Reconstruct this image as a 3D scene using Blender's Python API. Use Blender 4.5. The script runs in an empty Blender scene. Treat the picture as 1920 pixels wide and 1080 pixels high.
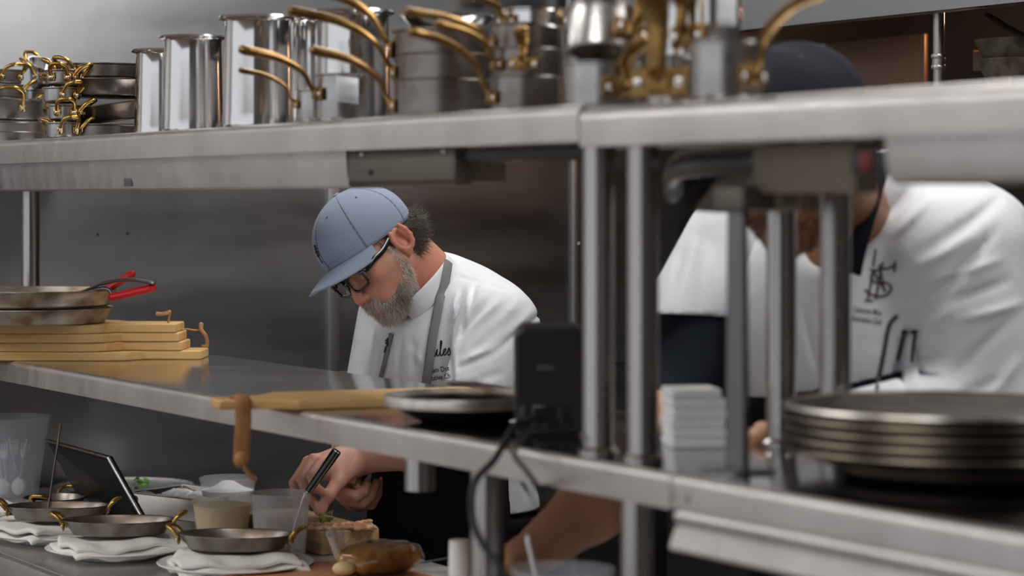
import bpy, bmesh, math, random
import numpy as np
from mathutils import Vector, Matrix
from mathutils.bvhtree import BVHTree

C = bpy.context.scene.collection
SC = bpy.context.scene
PI = math.pi
random.seed(7)

# ---------------------------------------------------------------- camera, world, light, exposure
F = 4500.0            # focal length in pixels of the 1920 wide frame
EYE = 1.55            # eye height
HV = 375.0            # horizon row
cam_data = bpy.data.cameras.new('camera')
cam = bpy.data.objects.new('camera', cam_data)
C.objects.link(cam)
cam.location = (0, 0, EYE)
cam.rotation_euler = (PI / 2, 0, 0)
cam_data.sensor_width = 36.0
cam_data.lens = F / 1920 * 36.0
cam_data.shift_y = -(540 - HV) / 1920
cam_data.clip_start = 0.05
cam_data.dof.use_dof = True
cam_data.dof.focus_distance = 4.62
cam_data.dof.aperture_fstop = 3.1
cam_data.dof.aperture_blades = 9
SC.camera = cam
SC.view_settings.view_transform = 'Standard'
SC.view_settings.look = 'None'
SC.view_settings.gamma = 1.0
SC.view_settings.use_curve_mapping = False
SC.view_settings.exposure = 0.0

world = bpy.data.worlds.new('world')
SC.world = world
world.use_nodes = True
world.node_tree.nodes['Background'].inputs['Color'].default_value = (0.92, 0.95, 1.0, 1)
world.node_tree.nodes['Background'].inputs['Strength'].default_value = 0.80

# ---------------------------------------------------------------- places
# The pass shelf runs along D (away from the camera, to the left); N points across it to the cooks' side.
TH = math.atan(2715 / F)
D2 = (-math.sin(TH), math.cos(TH))
N2 = (math.cos(TH), math.sin(TH))
P0 = (0.1047, 2.945)
NC = N2[0] * P0[0] + N2[1] * P0[1]
ANG_D = math.atan2(D2[1], D2[0])
ZC, ZL, ZU = 0.90, EYE - 0.3205, EYE + 0.1195    # counter, lower shelf, upper shelf tops
ZUR = EYE + 0.116

def st(t, w, z=0.0):
    return Vector((P0[0] + t * D2[0] + w * N2[0], P0[1] + t * D2[1] + w * N2[1], z))

def at_w(u, w, z=0.0):                # point above the line at depth w across the shelf, seen in column u
    r = (u - 960) / F
    Y = (w + NC) / (r * N2[0] + N2[1])
    return Vector((r * Y, Y, z))

def at_z(u, v, z):                    # point of the level z seen at (u, v)
    Y = (z - EYE) * F / (HV - v)
    return Vector(((u - 960) / F * Y, Y, z))

def px(u, v, Y):
    return Vector(((u - 960) / F * Y, Y, EYE - (v - HV) / F * Y))

def t_of(p):
    return (p[0] - P0[0]) * D2[0] + (p[1] - P0[1]) * D2[1]

# frame of the shelf: local x = along the shelf towards the camera (right in the picture), local y = across to the cooks
ROT_S = ANG_D + PI                    # so that local x = -D
def MS(t, w, z):                      # matrix: local (x=-D, y=N?, z)
    m = Matrix.Identity(4)
    m[0][0], m[1][0] = -D2[0], -D2[1]
    m[0][1], m[1][1] = N2[0], N2[1]
    p = st(t, w, z)
    m[0][3], m[1][3], m[2][3] = p
    return m

# ---------------------------------------------------------------- materials
MATS = {}
def mat(name, col=(0.5, 0.5, 0.5), rough=0.5, metal=0.0, noise=None, bump=None, rough_var=None, sss=0.0, trans=0.0,
        emit=None, coat=0.0, spec=None, alpha=None, attr=None, ior=1.45, sheen=0.0, sss_r=(0.012, 0.004, 0.002), aniso=0.0):
    """noise = (colour2, scale vector, low, high, detail); bump = (scale vector, strength, distance)"""
    m = bpy.data.materials.new(name)
    m.use_nodes = True
    nt = m.node_tree
    b = nt.nodes['Principled BSDF']
    b.inputs['Base Color'].default_value = (*col, 1)
    b.inputs['Roughness'].default_value = rough
    b.inputs['Metallic'].default_value = metal
    b.inputs['IOR'].default_value = ior
    if aniso: b.inputs['Anisotropic'].default_value = aniso
    if spec is not None: b.inputs['Specular IOR Level'].default_value = spec
    if coat: b.inputs['Coat Weight'].default_value = coat
    if sheen: b.inputs['Sheen Weight'].default_value = sheen
    if sss:
        b.inputs['Subsurface Weight'].default_value = sss
        b.inputs['Subsurface Radius'].default_value = sss_r
        b.inputs['Subsurface Scale'].default_value = 1.0
    if trans: b.inputs['Transmission Weight'].default_value = trans
    if alpha is not None: b.inputs['Alpha'].default_value = alpha
    if emit:
        b.inputs['Emission Color'].default_value = (*emit[0], 1)
        b.inputs['Emission Strength'].default_value = emit[1]
    tc = None
    def coords(scale):
        nonlocal tc
        if tc is None:
            tc = nt.nodes.new('ShaderNodeTexCoord')
        mp = nt.nodes.new('ShaderNodeMapping')
        mp.inputs['Scale'].default_value = scale if hasattr(scale, '__len__') else (scale,) * 3
        nt.links.new(tc.outputs['Object'], mp.inputs['Vector'])
        return mp.outputs['Vector']
    src = None
    if attr:
        at = nt.nodes.new('ShaderNodeAttribute')
        at.attribute_name = attr
        src = at.outputs['Color']
        nt.links.new(src, b.inputs['Base Color'])
    if noise:
        c2, sc, lo, hi, det = noise
        n = nt.nodes.new('ShaderNodeTexNoise')
        n.inputs['Scale'].default_value = 1.0
        n.inputs['Detail'].default_value = det
        nt.links.new(coords(sc), n.inputs['Vector'])
        rp = nt.nodes.new('ShaderNodeMapRange')
        rp.inputs['From Min'].default_value = lo
        rp.inputs['From Max'].default_value = hi
        nt.links.new(n.outputs['Fac'], rp.inputs['Value'])
        mx = nt.nodes.new('ShaderNodeMix')
        mx.data_type = 'RGBA'
        nt.links.new(rp.outputs['Result'], mx.inputs['Factor'])
        mx.inputs[6].default_value = (*col, 1)
        if src: nt.links.new(src, mx.inputs[6])
        mx.inputs[7].default_value = (*c2, 1)
        nt.links.new(mx.outputs[2], b.inputs['Base Color'])
    if rough_var:
        sc, lo, hi = rough_var
        n = nt.nodes.new('ShaderNodeTexNoise')
        n.inputs['Scale'].default_value = 1.0
        n.inputs['Detail'].default_value = 5
        nt.links.new(coords(sc), n.inputs['Vector'])
        rp = nt.nodes.new('ShaderNodeMapRange')
        rp.inputs['From Min'].default_value = 0.3
        rp.inputs['From Max'].default_value = 0.7
        rp.inputs['To Min'].default_value = lo
        rp.inputs['To Max'].default_value = hi
        nt.links.new(n.outputs['Fac'], rp.inputs['Value'])
        nt.links.new(rp.outputs['Result'], b.inputs['Roughness'])
    if bump:
        sc, stg, dist = bump
        n = nt.nodes.new('ShaderNodeTexNoise')
        n.inputs['Scale'].default_value = 1.0
        n.inputs['Detail'].default_value = 4
        nt.links.new(coords(sc), n.inputs['Vector'])
        bp = nt.nodes.new('ShaderNodeBump')
        bp.inputs['Strength'].default_value = stg
        bp.inputs['Distance'].default_value = dist
        nt.links.new(n.outputs['Fac'], bp.inputs['Height'])
        nt.links.new(bp.outputs['Normal'], b.inputs['Normal'])
    MATS[name] = m
    return m

mat('steel_wall', (0.37, 0.375, 0.39), 0.4, 1.0, noise=((0.30, 0.30, 0.305), (2.5, 2.5, 1.6), 0.35, 0.7, 3),
    rough_var=((1.5, 1.5, 9), 0.30, 0.46), bump=((2.2, 2.2, 1.6), 0.25, 0.02))
mat('steel_dark', (0.24, 0.24, 0.25), 0.42, 1.0, rough_var=((3, 3, 3), 0.32, 0.5))
mat('steel_trim', (0.62, 0.62, 0.63), 0.42, 1.0)
mat('steel_shelf', (0.68, 0.65, 0.635), 0.42, 1.0, noise=((0.59, 0.56, 0.54), (8, 8, 8), 0.4, 0.65, 4),
    rough_var=((30, 30, 4), 0.36, 0.48))
mat('steel_top', (0.58, 0.58, 0.60), 0.14, 1.0, rough_var=((10, 10, 10), 0.09, 0.18))
mat('steel_post', (0.44, 0.415, 0.40), 0.26, 1.0, rough_var=((60, 60, 2), 0.18, 0.3))
mat('steel_bright', (0.80, 0.79, 0.78), 0.12, 1.0, rough_var=((20, 20, 6), 0.09, 0.2))
mat('steel_pan', (0.47, 0.455, 0.445), 0.3, 1.0, noise=((0.36, 0.33, 0.31), (14, 14, 14), 0.42, 0.66, 5), rough_var=((25, 25, 25), 0.2, 0.4))
mat('steel_used', (0.29, 0.265, 0.25), 0.33, 1.0, noise=((0.17, 0.13, 0.10), (16, 16, 16), 0.42, 0.66, 5))
mat('baked_aluminium', (0.60, 0.55, 0.47), 0.42, 0.75, noise=((0.24, 0.13, 0.05), (13, 13, 20), 0.44, 0.68, 6))
mat('black_iron', (0.05, 0.04, 0.032), 0.38, 0.8, noise=((0.03, 0.022, 0.016), (10, 10, 10), 0.4, 0.65, 4))
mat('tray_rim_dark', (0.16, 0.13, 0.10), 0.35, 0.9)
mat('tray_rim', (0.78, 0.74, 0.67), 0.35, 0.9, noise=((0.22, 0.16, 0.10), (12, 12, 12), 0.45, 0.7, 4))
mat('brass', (0.52, 0.34, 0.10), 0.27, 1.0, noise=((0.40, 0.22, 0.06), (40, 40, 40), 0.42, 0.66, 3))
mat('brass_dull', (0.34, 0.21, 0.075), 0.36, 1.0, noise=((0.22, 0.12, 0.045), (40, 40, 40), 0.42, 0.66, 3))
mat('rivet', (0.80, 0.78, 0.76), 0.25, 1.0)
mat('wood_board', (0.72, 0.47, 0.20), 0.55, 0, noise=((0.58, 0.34, 0.12), (3, 60, 60), 0.35, 0.7, 4))
mat('wood_block', (0.45, 0.29, 0.15), 0.6, 0, noise=((0.22, 0.15, 0.09), (5, 60, 60), 0.38, 0.7, 4))
mat('board_terracotta', (0.62, 0.30, 0.15), 0.5, 0, noise=((0.52, 0.23, 0.11), (20, 20, 20), 0.4, 0.7, 3))
mat('leather', (0.45, 0.21, 0.075), 0.6, 0, noise=((0.32, 0.14, 0.05), (60, 60, 60), 0.4, 0.7, 3))
mat('red_silicone', (0.62, 0.012, 0.018), 0.42)
mat('black_plastic', (0.016, 0.016, 0.017), 0.38, bump=((900, 900, 900), 0.15, 0.0005))
mat('black_gloss', (0.012, 0.012, 0.013), 0.12, coat=0.5)
mat('black_satin', (0.010, 0.010, 0.011), 0.30, spec=0.35)
mat('deli_clear', (0.92, 0.92, 0.93), 0.2, alpha=.16)
mat('grey_logo', (0.07, 0.07, 0.075), 0.4)
mat('rubber', (0.02, 0.02, 0.021), 0.6)
mat('deli_plastic', (0.88, 0.87, 0.87), 0.22, alpha=.30)
mat('cup_plastic', (0.80, 0.85, 0.93), 0.22, alpha=.20)
mat('clear_plastic', (0.95, 0.96, 0.97), 0.08, trans=0.95, ior=1.25)
mat('white_plastic', (0.80, 0.81, 0.83), 0.35)
mat('porcelain', (0.86, 0.86, 0.85), 0.18)
mat('napkin', (0.86, 0.84, 0.79), 0.85, bump=((500, 500, 500), 0.2, 0.0006))
mat('salt', (0.90, 0.91, 0.93), 0.7, bump=((260, 260, 260), 0.8, 0.004))
mat('cream', (0.93, 0.76, 0.38), 0.5)
mat('food_brown', (0.36, 0.20, 0.09), 0.45, noise=((0.16, 0.08, 0.035), (60, 60, 60), 0.42, 0.62, 4))
mat('bread', (0.60, 0.42, 0.27), 0.6, noise=((0.34, 0.13, 0.06), (55, 55, 55), 0.42, 0.6, 4))
mat('caramel', (0.52, 0.26, 0.05), 0.16, noise=((0.24, 0.10, 0.02), (22, 22, 22), 0.4, 0.65, 3), coat=0.6)
mat('cling_film', (0.97, 0.95, 0.92), 0.05, trans=1.0, ior=1.06, coat=0.25, alpha=.35)
mat('film_white', (0.95, 0.93, 0.90), 0.12, trans=0.6, ior=1.15, coat=0.4, alpha=.75)
mat('herb', (0.10, 0.28, 0.035), 0.45)
mat('herb_dry', (0.20, 0.22, 0.05), 0.5)
mat('paper', (0.90, 0.90, 0.89), 0.7)
mat('sticker', (0.78, 0.80, 0.84), 0.5)
mat('sticker_dark', (0.10, 0.10, 0.105), 0.5)
mat('bracket_dark', (0.16, 0.145, 0.12), 0.5, 0.6)
mat('bracket_beige', (0.30, 0.25, 0.17), 0.5, 0.3)
mat('lamp_red', (0.16, 0.010, 0.006), 0.4)
mat('navy_cloth', (0.008, 0.011, 0.017), 0.95, spec=0.2)
mat('dark_hood', (0.34, 0.34, 0.35), 0.45, 1.0)
mat('hood_warm', (0.34, 0.225, 0.16), 0.45, 0.8)
mat('soot', (0.018, 0.016, 0.015), 0.6)
mat('iron_rusty', (0.11, 0.09, 0.07), 0.55, 0.7, noise=((0.05, 0.035, 0.024), (30, 30, 30), 0.4, 0.66, 5))
mat('wall_paint', (0.80, 0.79, 0.78), 0.7)
mat('wall_grey', (0.12, 0.115, 0.115), 0.6)
mat('floor_tile', (0.14, 0.075, 0.055), 0.5, noise=((0.09, 0.05, 0.04), (6, 6, 6), 0.4, 0.66, 3))
mat('ceiling_tile', (0.74, 0.73, 0.71), 0.8)
mat('lamp_glow', (1, 1, 1), 0.5, emit=((1.0, 0.98, 0.95), 8.5))
mat('warm_glow', (1, 0.7, 0.4), 0.5, emit=((1.0, 0.55, 0.28), 8.0))
mat('led_glow', (0.8, 0.1, 0.05), 0.5, emit=((0.9, 0.06, 0.02), 0.25))
mat('jacket', (0.73, 0.75, 0.79), 0.85, bump=((34, 34, 22), 0.35, 0.006))
mat('thread_black', (0.02, 0.018, 0.02), 0.7)
mat('thread_plum', (0.07, 0.05, 0.065), 0.7)
mat('apron', (0.008, 0.008, 0.009), 0.95, spec=0.2)
mat('trousers', (0.016, 0.016, 0.018), 0.85)
mat('shoe', (0.012, 0.012, 0.012), 0.4)
mat('strap', (0.20, 0.205, 0.205), 0.8)
mat('cap_blue', (0.245, 0.295, 0.40), 0.85, bump=((900, 900, 900), 0.1, 0.0005), sheen=0.15)
mat('cap_navy', (0.020, 0.022, 0.030), 0.95, spec=0.2)
mat('eyelet', (0.10, 0.12, 0.16), 0.7)
mat('frame_black', (0.008, 0.008, 0.009), 0.14, coat=0.6)
mat('lens', (0.95, 0.96, 0.97), 0.02, trans=1.0, ior=1.02)
mat('skin', (0.5, 0.3, 0.2), 0.46, attr='Col', sss=0.12, bump=((420, 420, 420), 0.12, 0.0008), noise=None)
mat('eye', (0.75, 0.72, 0.68), 0.15)
mat('iris', (0.05, 0.045, 0.04), 0.15)
mat('hair', (0.1, 0.08, 0.06), 0.55, attr='Col')
mat('nail', (0.62, 0.40, 0.34), 0.3)

# ---------------------------------------------------------------- geometry helpers
class MB:
    """collects vertices and faces; build() links them as ONE mesh object"""
    def __init__(s):
        s.v, s.f, s.m = [], [], []
    def add(s, verts, faces, M=None, mi=0):
        o = len(s.v)
        if M is not None:
            verts = [M @ Vector(p) for p in verts]
        s.v += [tuple(p) for p in verts]
        s.f += [tuple(i + o for i in f) for f in faces]
        s.m += [mi] * len(faces)
        return s
    def box(s, c, size, M=None, bev=0.0, mi=0):
        bm = bmesh.new()
        bmesh.ops.create_cube(bm, size=1.0)
        for v in bm.verts:
            v.co = Vector((v.co.x * size[0] + c[0], v.co.y * size[1] + c[1], v.co.z * size[2] + c[2]))
        if bev:
            bmesh.ops.bevel(bm, geom=list(bm.edges), offset=bev, segments=3, profile=0.5, affect='EDGES')
        bm.verts.index_update()
        r = s.add([v.co.copy() for v in bm.verts], [[v.index for v in f.verts] for f in bm.faces], M, mi)
        bm.free()
        return r
    def lathe(s, prof, seg=48, M=None, mi=0, sx=1.0, sy=1.0, close=False):
        vs, fs = [], []
        n = len(prof)
        for i in range(seg):
            a = 2 * PI * i / seg
            for r, z in prof:
                vs.append((r * math.cos(a) * sx, r * math.sin(a) * sy, z))
        m = n if close else n - 1
        for i in range(seg):
            j = (i + 1) % seg
            for k in range(m):
                l = (k + 1) % n
                fs.append((i * n + k, j * n + k, j * n + l, i * n + l))
        return s.add(vs, fs, M, mi)
    def tube(s, pts, r, seg=10, M=None, mi=0, flat=(1, 1), up=None, caps=True, round_ends=False):
        pts = [Vector(p) for p in pts]
        n = len(pts)
        rr = list(r) if hasattr(r, '__len__') else [r] * n
        if round_ends:
            d0 = (pts[0] - pts[1]).normalized(); d1 = (pts[-1] - pts[-2]).normalized()
            a, b = [], []
            for k in (1.0, 0.8, 0.45):
                a.append((pts[0] + d0 * rr[0] * k, rr[0] * math.sqrt(max(1 - k * k, 0.004))))
            for k in (0.45, 0.8, 1.0):
                b.append((pts[-1] + d1 * rr[-1] * k, rr[-1] * math.sqrt(max(1 - k * k, 0.004))))
            rr = [x[1] for x in a] + rr + [x[1] for x in b]
            pts = [x[0] for x in a] + pts + [x[0] for x in b]
            n = len(pts)
        vs, fs = [], []
        ref = Vector(up) if up is not None else None
        for i in range(n):
            t = (pts[min(i + 1, n - 1)] - pts[max(i - 1, 0)]).normalized()
            if ref is None:
                ref = Vector((0, 0, 1)) if abs(t.z) < 0.9 else Vector((1, 0, 0))
            b = t.cross(ref)
            if b.length < 1e-6: b = t.orthogonal()
            b.normalize()
            u = b.cross(t).normalized()
            if up is None: ref = u
            for k in range(seg):
                a = 2 * PI * k / seg
                vs.append(pts[i] + b * (math.cos(a) * rr[i] * flat[0]) + u * (math.sin(a) * rr[i] * flat[1]))
        for i in range(n - 1):
            for k in range(seg):
                l = (k + 1) % seg
                fs.append((i * seg + k, i * seg + l, (i + 1) * seg + l, (i + 1) * seg + k))
        if caps:
            fs.append(tuple(range(seg - 1, -1, -1)))
            fs.append(tuple((n - 1) * seg + k for k in range(seg)))
        return s.add(vs, fs, M, mi)
    def prism(s, outline, z0, z1, M=None, mi=0):
        n = len(outline)
        vs = [(x, y, z0) for x, y in outline] + [(x, y, z1) for x, y in outline]
        fs = [tuple(range(n - 1, -1, -1)), tuple(range(n, 2 * n))]
        fs += [(i, (i + 1) % n, n + (i + 1) % n, n + i) for i in range(n)]
        return s.add(vs, fs, M, mi)
    def ball(s, c, r, M=None, mi=0, seg=16, scale=(1, 1, 1)):
        prof = [(math.sin(PI * k / 10) * r + 1e-6, -math.cos(PI * k / 10) * r) for k in range(11)]
        MM = Matrix.Translation(c) @ Matrix.Diagonal((*scale, 1))
        if M is not None: MM = M @ MM
        return s.lathe(prof, seg, MM, mi)
    def grid(s, fn, nu, nv, M=None, mi=0, closed_u=False):
        vs = [fn(i / (nu if closed_u else nu - 1), j / (nv - 1)) for i in range(nu) for j in range(nv)]
        fs = []
        for i in range(nu if closed_u else nu - 1):
            for j in range(nv - 1):
                a, b = i * nv + j, ((i + 1) % nu) * nv + j
                fs.append((a, b, b + 1, a + 1))
        return s.add(vs, fs, M, mi)
    def build(s, name, mats, parent=None, smooth=True, solid=0.0, bevel=0.0, sub=0, origin=None, angle=40):
        me = bpy.data.meshes.new(name)
        vs = s.v
        if origin is not None:
            vs = [(x - origin[0], y - origin[1], z - origin[2]) for x, y, z in vs]
        me.from_pydata(vs, [], s.f)
        me.validate()
        bm = bmesh.new(); bm.from_mesh(me)
        bmesh.ops.recalc_face_normals(bm, faces=bm.faces)
        if smooth:
            lim = math.radians(angle)
            for e in bm.edges:
                if len(e.link_faces) == 2:
                    e.smooth = e.calc_face_angle(0) < lim
            for f in bm.faces: f.smooth = True
        bm.to_mesh(me); bm.free()
        if not isinstance(mats, (list, tuple)): mats = [mats]
        for k in mats: me.materials.append(MATS[k] if isinstance(k, str) else k)
        if len(mats) > 1 and len(s.m) == len(me.polygons):
            me.polygons.foreach_set('material_index', s.m)
        o = bpy.data.objects.new(name, me)
        C.objects.link(o)
        if parent is not None: o.parent = parent
        if origin is not None: o.location = origin
        if solid:
            md = o.modifiers.new('solid', 'SOLIDIFY'); md.thickness = solid; md.offset = 0
        if bevel:
            md = o.modifiers.new('bevel', 'BEVEL'); md.width = bevel; md.segments = 2; md.limit_method = 'ANGLE'
        if sub:
            md = o.modifiers.new('sub', 'SUBSURF'); md.levels = sub; md.render_levels = sub
        return o

def tag(o, label, cat, group=None, kind=None):
    if label: o['label'] = label
    if cat: o['category'] = cat
    if group: o['group'] = group
    if kind: o['kind'] = kind
    return o

def thing(name, label, cat, loc=(0, 0, 0), rotz=0.0, group=None, rot=None):
    o = bpy.data.objects.new(name, None)
    C.objects.link(o)
    o.empty_display_size = 0.05
    o.location = loc
    o.rotation_euler = rot if rot is not None else (0, 0, rotz)
    return tag(o, label, cat, group)

def struct(name, mb, mats, **k):
    o = mb.build(name, mats, **k)
    o['kind'] = 'structure'
    return o

def dup(root, loc, rot, label=None, group=None, scale=None):
    r = root.copy(); C.objects.link(r)
    r.location = loc; r.rotation_euler = rot
    if scale: r.scale = scale
    if label: r['label'] = label
    if group: r['group'] = group
    for ch in list(root.children):
        c = ch.copy(); C.objects.link(c); c.parent = r
        for g in ch.children:
            d = g.copy(); C.objects.link(d); d.parent = c
    return r

def arc(c, r, a0, a1, n, plane='xz'):
    out = []
    for i in range(n + 1):
        a = a0 + (a1 - a0) * i / n
        x, y = math.cos(a) * r, math.sin(a) * r
        out.append({'xz': (c[0] + x, c[1], c[2] + y), 'xy': (c[0] + x, c[1] + y, c[2]), 'yz': (c[0], c[1] + x, c[2] + y)}[plane])
    return out

def bez(pts, n=16):                   # Catmull-Rom through points
    P = [Vector(p) for p in pts]
    P = [P[0] * 2 - P[1]] + P + [P[-1] * 2 - P[-2]]
    out = []
    for i in range(1, len(P) - 2):
        for k in range(n):
            t = k / n
            a, b, c, d = P[i - 1], P[i], P[i + 1], P[i + 2]
            out.append(0.5 * ((2 * b) + (c - a) * t + (2 * a - 5 * b + 4 * c - d) * t * t + (3 * b - a - 3 * c + d) * t ** 3))
    out.append(P[-2])
    return out
# ---------------------------------------------------------------- the room
TW = 2.75                       # the end wall stands across the aisle at this distance along the pass
mb = MB().box((0, 0, 0), (12, 12, 0.1)); struct('floor', mb, 'floor_tile', smooth=False).location = (0, 3, -0.05)
mb = MB().box((0, 0, 0), (12, 12, 0.1)); struct('ceiling', mb, 'ceiling_tile', smooth=False).location = (0, 3, 2.85)

# end wall of stainless sheet panels with trim strips over the joints (local x = across N, y = -D)
def MW(w, z=0.0, off=0.0):
    m = Matrix.Identity(4)
    m[0][0], m[1][0] = N2[0], N2[1]
    m[0][1], m[1][1] = D2[0], D2[1]
    p = st(TW - off, w, z)
    m[0][3], m[1][3], m[2][3] = p
    return m
def wall_w(u, off=0.0):          # w on the end wall plane seen in column u
    r = (u - 960) / F
    bx, by = st(TW - off, 0).x, st(TW - off, 0).y
    return (r * by - bx) / (N2[0] - r * N2[1])
def wall_pt(u, v, off=0.0):
    w = wall_w(u, off); p = st(TW - off, w)
    return w, EYE - (v - HV) / F * p.y
mb = MB()
mb.box((1.3, 0.05, 0.895), (3.7, 0.1, 1.79))
wall = struct('wall_end', mb, 'steel_wall', smooth=False)
wall.matrix_world = MW(0)
# upper sheets get an added backward tilt, to mirror the bright ceiling
mb = MB(); mb.box((1.3, 0.05, 0.53), (3.7, 0.1, 1.06))
o = struct('wall_end_upper', mb, 'steel_wall', smooth=False)
o.matrix_world = MW(0, 1.79) @ Matrix.Rotation(math.radians(-5.5), 4, 'X')
w1, z1 = wall_pt(623, 697)
w2, _ = wall_pt(1076, 600)
# joint trims: an angle strip with a lit flange and a return
mb = MB()
mb.box((0, -0.006, (z1 + 1.80) / 2), (0.030, 0.012, 1.80 - z1), bev=0.002)
o = struct('trim_1', mb, 'steel_trim'); o.matrix_world = MW(w1)
mb = MB(); mb.box((0, -0.005, 1.4), (0.017, 0.010, 2.79), bev=0.002)
o = struct('trim_2', mb, 'steel_trim'); o.matrix_world = MW(w2)
# low ledge where the upper sheets meet the lower ones
mb = MB(); mb.box((0.45, -0.004, z1 - 0.006), (1.35, 0.008, 0.010), bev=0.002)
o = struct('trim_3', mb, 'steel_dark'); o.matrix_world = MW(w1)
# a paler upright panel above, beside the hood
wa, za = wall_pt(1060, 0); wb_, _ = wall_pt(1152, 0)
mb = MB(); mb.box((0, -0.012, 2.42), (wb_ - wa, 0.024, 0.80), bev=0.003)
o = struct('trim_4', mb, 'steel_trim'); o.matrix_world = MW((wa + wb_) / 2)
# holes and a screw in the sheet
for (u, v) in ((183, 440), (239, 438)):
    w, z = wall_pt(u, v)
    mb = MB(); mb.lathe([(0.0001, 0), (0.0022, 0), (0.0030, -0.0006), (0.0036, 0)], 12, Matrix.Rotation(PI / 2, 4, 'X'))
    o = mb.build('wall_hole', 'soot'); o.matrix_world = MW(w, z, 0.0005)
    tag(o, 'small dark drilled hole in the steel wall, ' + ('left of the pair' if u < 200 else 'right of the pair'), 'hole', 'drilled holes in the steel wall')
w, z = wall_pt(1083, 457)
mb = MB().ball((0, 0, 0), 0.0045, scale=(1, 0.5, 1)); o = mb.build('screw', 'rivet'); o.matrix_world = MW(w, z, 0.010)
tag(o, 'small bright screw head beside the wall joint strip', 'screw')
# small brass-grey conduit bracket high on the wall
w, z = wall_pt(905, -2)
mb = MB(); mb.box((0, 0, 0), (0.062, 0.03, 0.022), bev=0.004); mb.tube([(-0.03, 0, 0), (-0.036, 0, 0)], 0.011, 14)
o = mb.build('wall_bracket', 'brass_dull'); o.matrix_world = MW(w, z, 0.016)
tag(o, 'short dull metal bracket fixed high on the steel wall', 'bracket')

# side wall behind the cooking line, grey wall at the right end, painted walls on the guests' side
mb = MB(); mb.box((0, 0, 1.4), (6.5, 0.1, 2.8)); o = struct('wall_back', mb, 'wall_grey', smooth=False); o.matrix_world = MS(0, 2.6, 0)
mb = MB(); mb.box((0, 0, 1.4), (0.1, 7.0, 2.8)); o = struct('wall_right', mb, 'wall_grey', smooth=False); o.matrix_world = MS(-3.2, 0, 0)
mb = MB(); mb.box((0, 0, 1.4), (0.1, 4.0, 2.8)); o = struct('wall_left', mb, 'wall_paint', smooth=False); o.matrix_world = MS(4.2, -2.5, 0)

# ---------------------------------------------------------------- ceiling lights
def ceiling_light(t, w, label, s=1.0):
    r = thing('ceiling_light', label, 'light', rot=(0, 0, ROT_S))
    r.location = st(t, w, 2.80)
    mb = MB()
    for sx, sy, cx, cy in ((1.24, 0.03, 0, 0.30), (1.24, 0.03, 0, -0.30), (0.03, 0.6, 0.605, 0), (0.03, 0.6, -0.605, 0)):
        mb.box((cx, cy, -0.03), (sx, sy, 0.06))
    mb.build('frame', 'white_plastic', r, smooth=False)
    MB().box((0, 0, -0.02), (1.18, 0.57, 0.02)).build('diffuser', 'lamp_glow', r, smooth=False)
    return r
ceiling_light(1.9, 0.75, 'white ceiling light panel over the cooks aisle, the one at the steel wall')
ceiling_light(0.2, 0.75, 'white ceiling light panel over the aisle between the two cooks')
ceiling_light(-1.6, 0.75, 'white ceiling light panel over the aisle behind the tray stack')
ceiling_light(1.2, -1.5, 'white ceiling light panel in front of the pass shelf')
ceiling_light(-0.9, -1.4, 'added unseen light panel brightening the tray end of the shelf')  # panel added to brighten the fronts of things at the tray end
ceiling_light(2.9, -1.9, 'added unseen light panel brightening the painted wall')  # panel added to brighten the left wall that the shelf edges mirror

# ---------------------------------------------------------------- exhaust hood, back shelf, warm lamps
hw = 1.65
hood = thing('exhaust_hood', 'grey steel exhaust hood over the cooking line', 'hood', rot=(0, 0, ROT_S))
hood.location = st(0.35, hw, 0)
ZH = EYE + 0.385
t_h = t_of(at_w(1153, hw))
xl = -(t_h - 0.35)
def hb(name, c, s, m, bev=0.0):
    return MB().box(c, s, None, bev).build(name, m, hood, smooth=bool(bev))
L = 3.1
hb('front_panel', (xl + L / 2, 0.006, ZH + 0.40), (L, 0.012, 0.80), 'dark_hood')
hb('front_lip', (xl + L / 2, 0.02, ZH + 0.006), (L, 0.05, 0.012), 'dark_hood')
hb('end_panel', (xl + 0.006, 0.47, ZH + 0.40), (0.012, 0.90, 0.80), 'dark_hood')
hb('inner_ceiling', (xl + L / 2, 0.47, ZH + 0.30), (L, 0.90, 0.012), 'soot')
mb = MB(); mb.prism([(0.10, ZH - 0.06), (0.86, ZH - 0.29), (0.86, ZH - 0.27), (0.10, ZH - 0.04)], xl + 0.45, xl + 1.42,
                    Matrix(((0, 0, 1, 0), (1, 0, 0, 0), (0, 1, 0, 0), (0, 0, 0, 1))))
# broiler under the hood: a sloped warm steel panel, a slotted grid and a dark body
br = thing('broiler', 'dark broiler with glowing warm steel bands under the hood', 'oven', rot=(0, 0, ROT_S))
br.location = st(0.35, hw, 0)
def bb(name, c, s, m, bev=0.003):
    return MB().box(c, s, None, bev).build(name, m, br)
u_to_x = lambda u, w: -(t_of(at_w(u, w)) - 0.35)
xa, xb = u_to_x(1395, hw + .45), u_to_x(1990, hw + .35)
bb('body', ((xa + xb) / 2, 0.62, ZH - 0.62), (xb - xa + 0.3, 0.30, 0.72), 'soot')
bb('canopy_panel', (u_to_x(1600, hw + .40) - 0.02, 0.42, ZH - 0.085), (0.52, 0.012, 0.17), 'hood_warm')
xc = (u_to_x(1775, hw + .38) + u_to_x(2000, hw + .38)) / 2
bb('upper_bar', (xc + 0.06, 0.40, ZH - 0.075), (0.36, 0.012, 0.048), 'hood_warm')
bb('lower_bar', (xc + 0.04, 0.36, ZH - 0.165), (0.42, 0.012, 0.055), 'hood_warm')
bb('shelf_plate', (u_to_x(1640, hw + .5), 0.45, ZH - 0.265), (0.42, 0.10, 0.05), 'hood_warm')
hl = thing('heat_lamp_bulb', 'small amber warming lamp under the hood', 'lamp', loc=st(t_of(at_w(1860, hw + .42)), hw + 0.42, ZH + 0.10))
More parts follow.
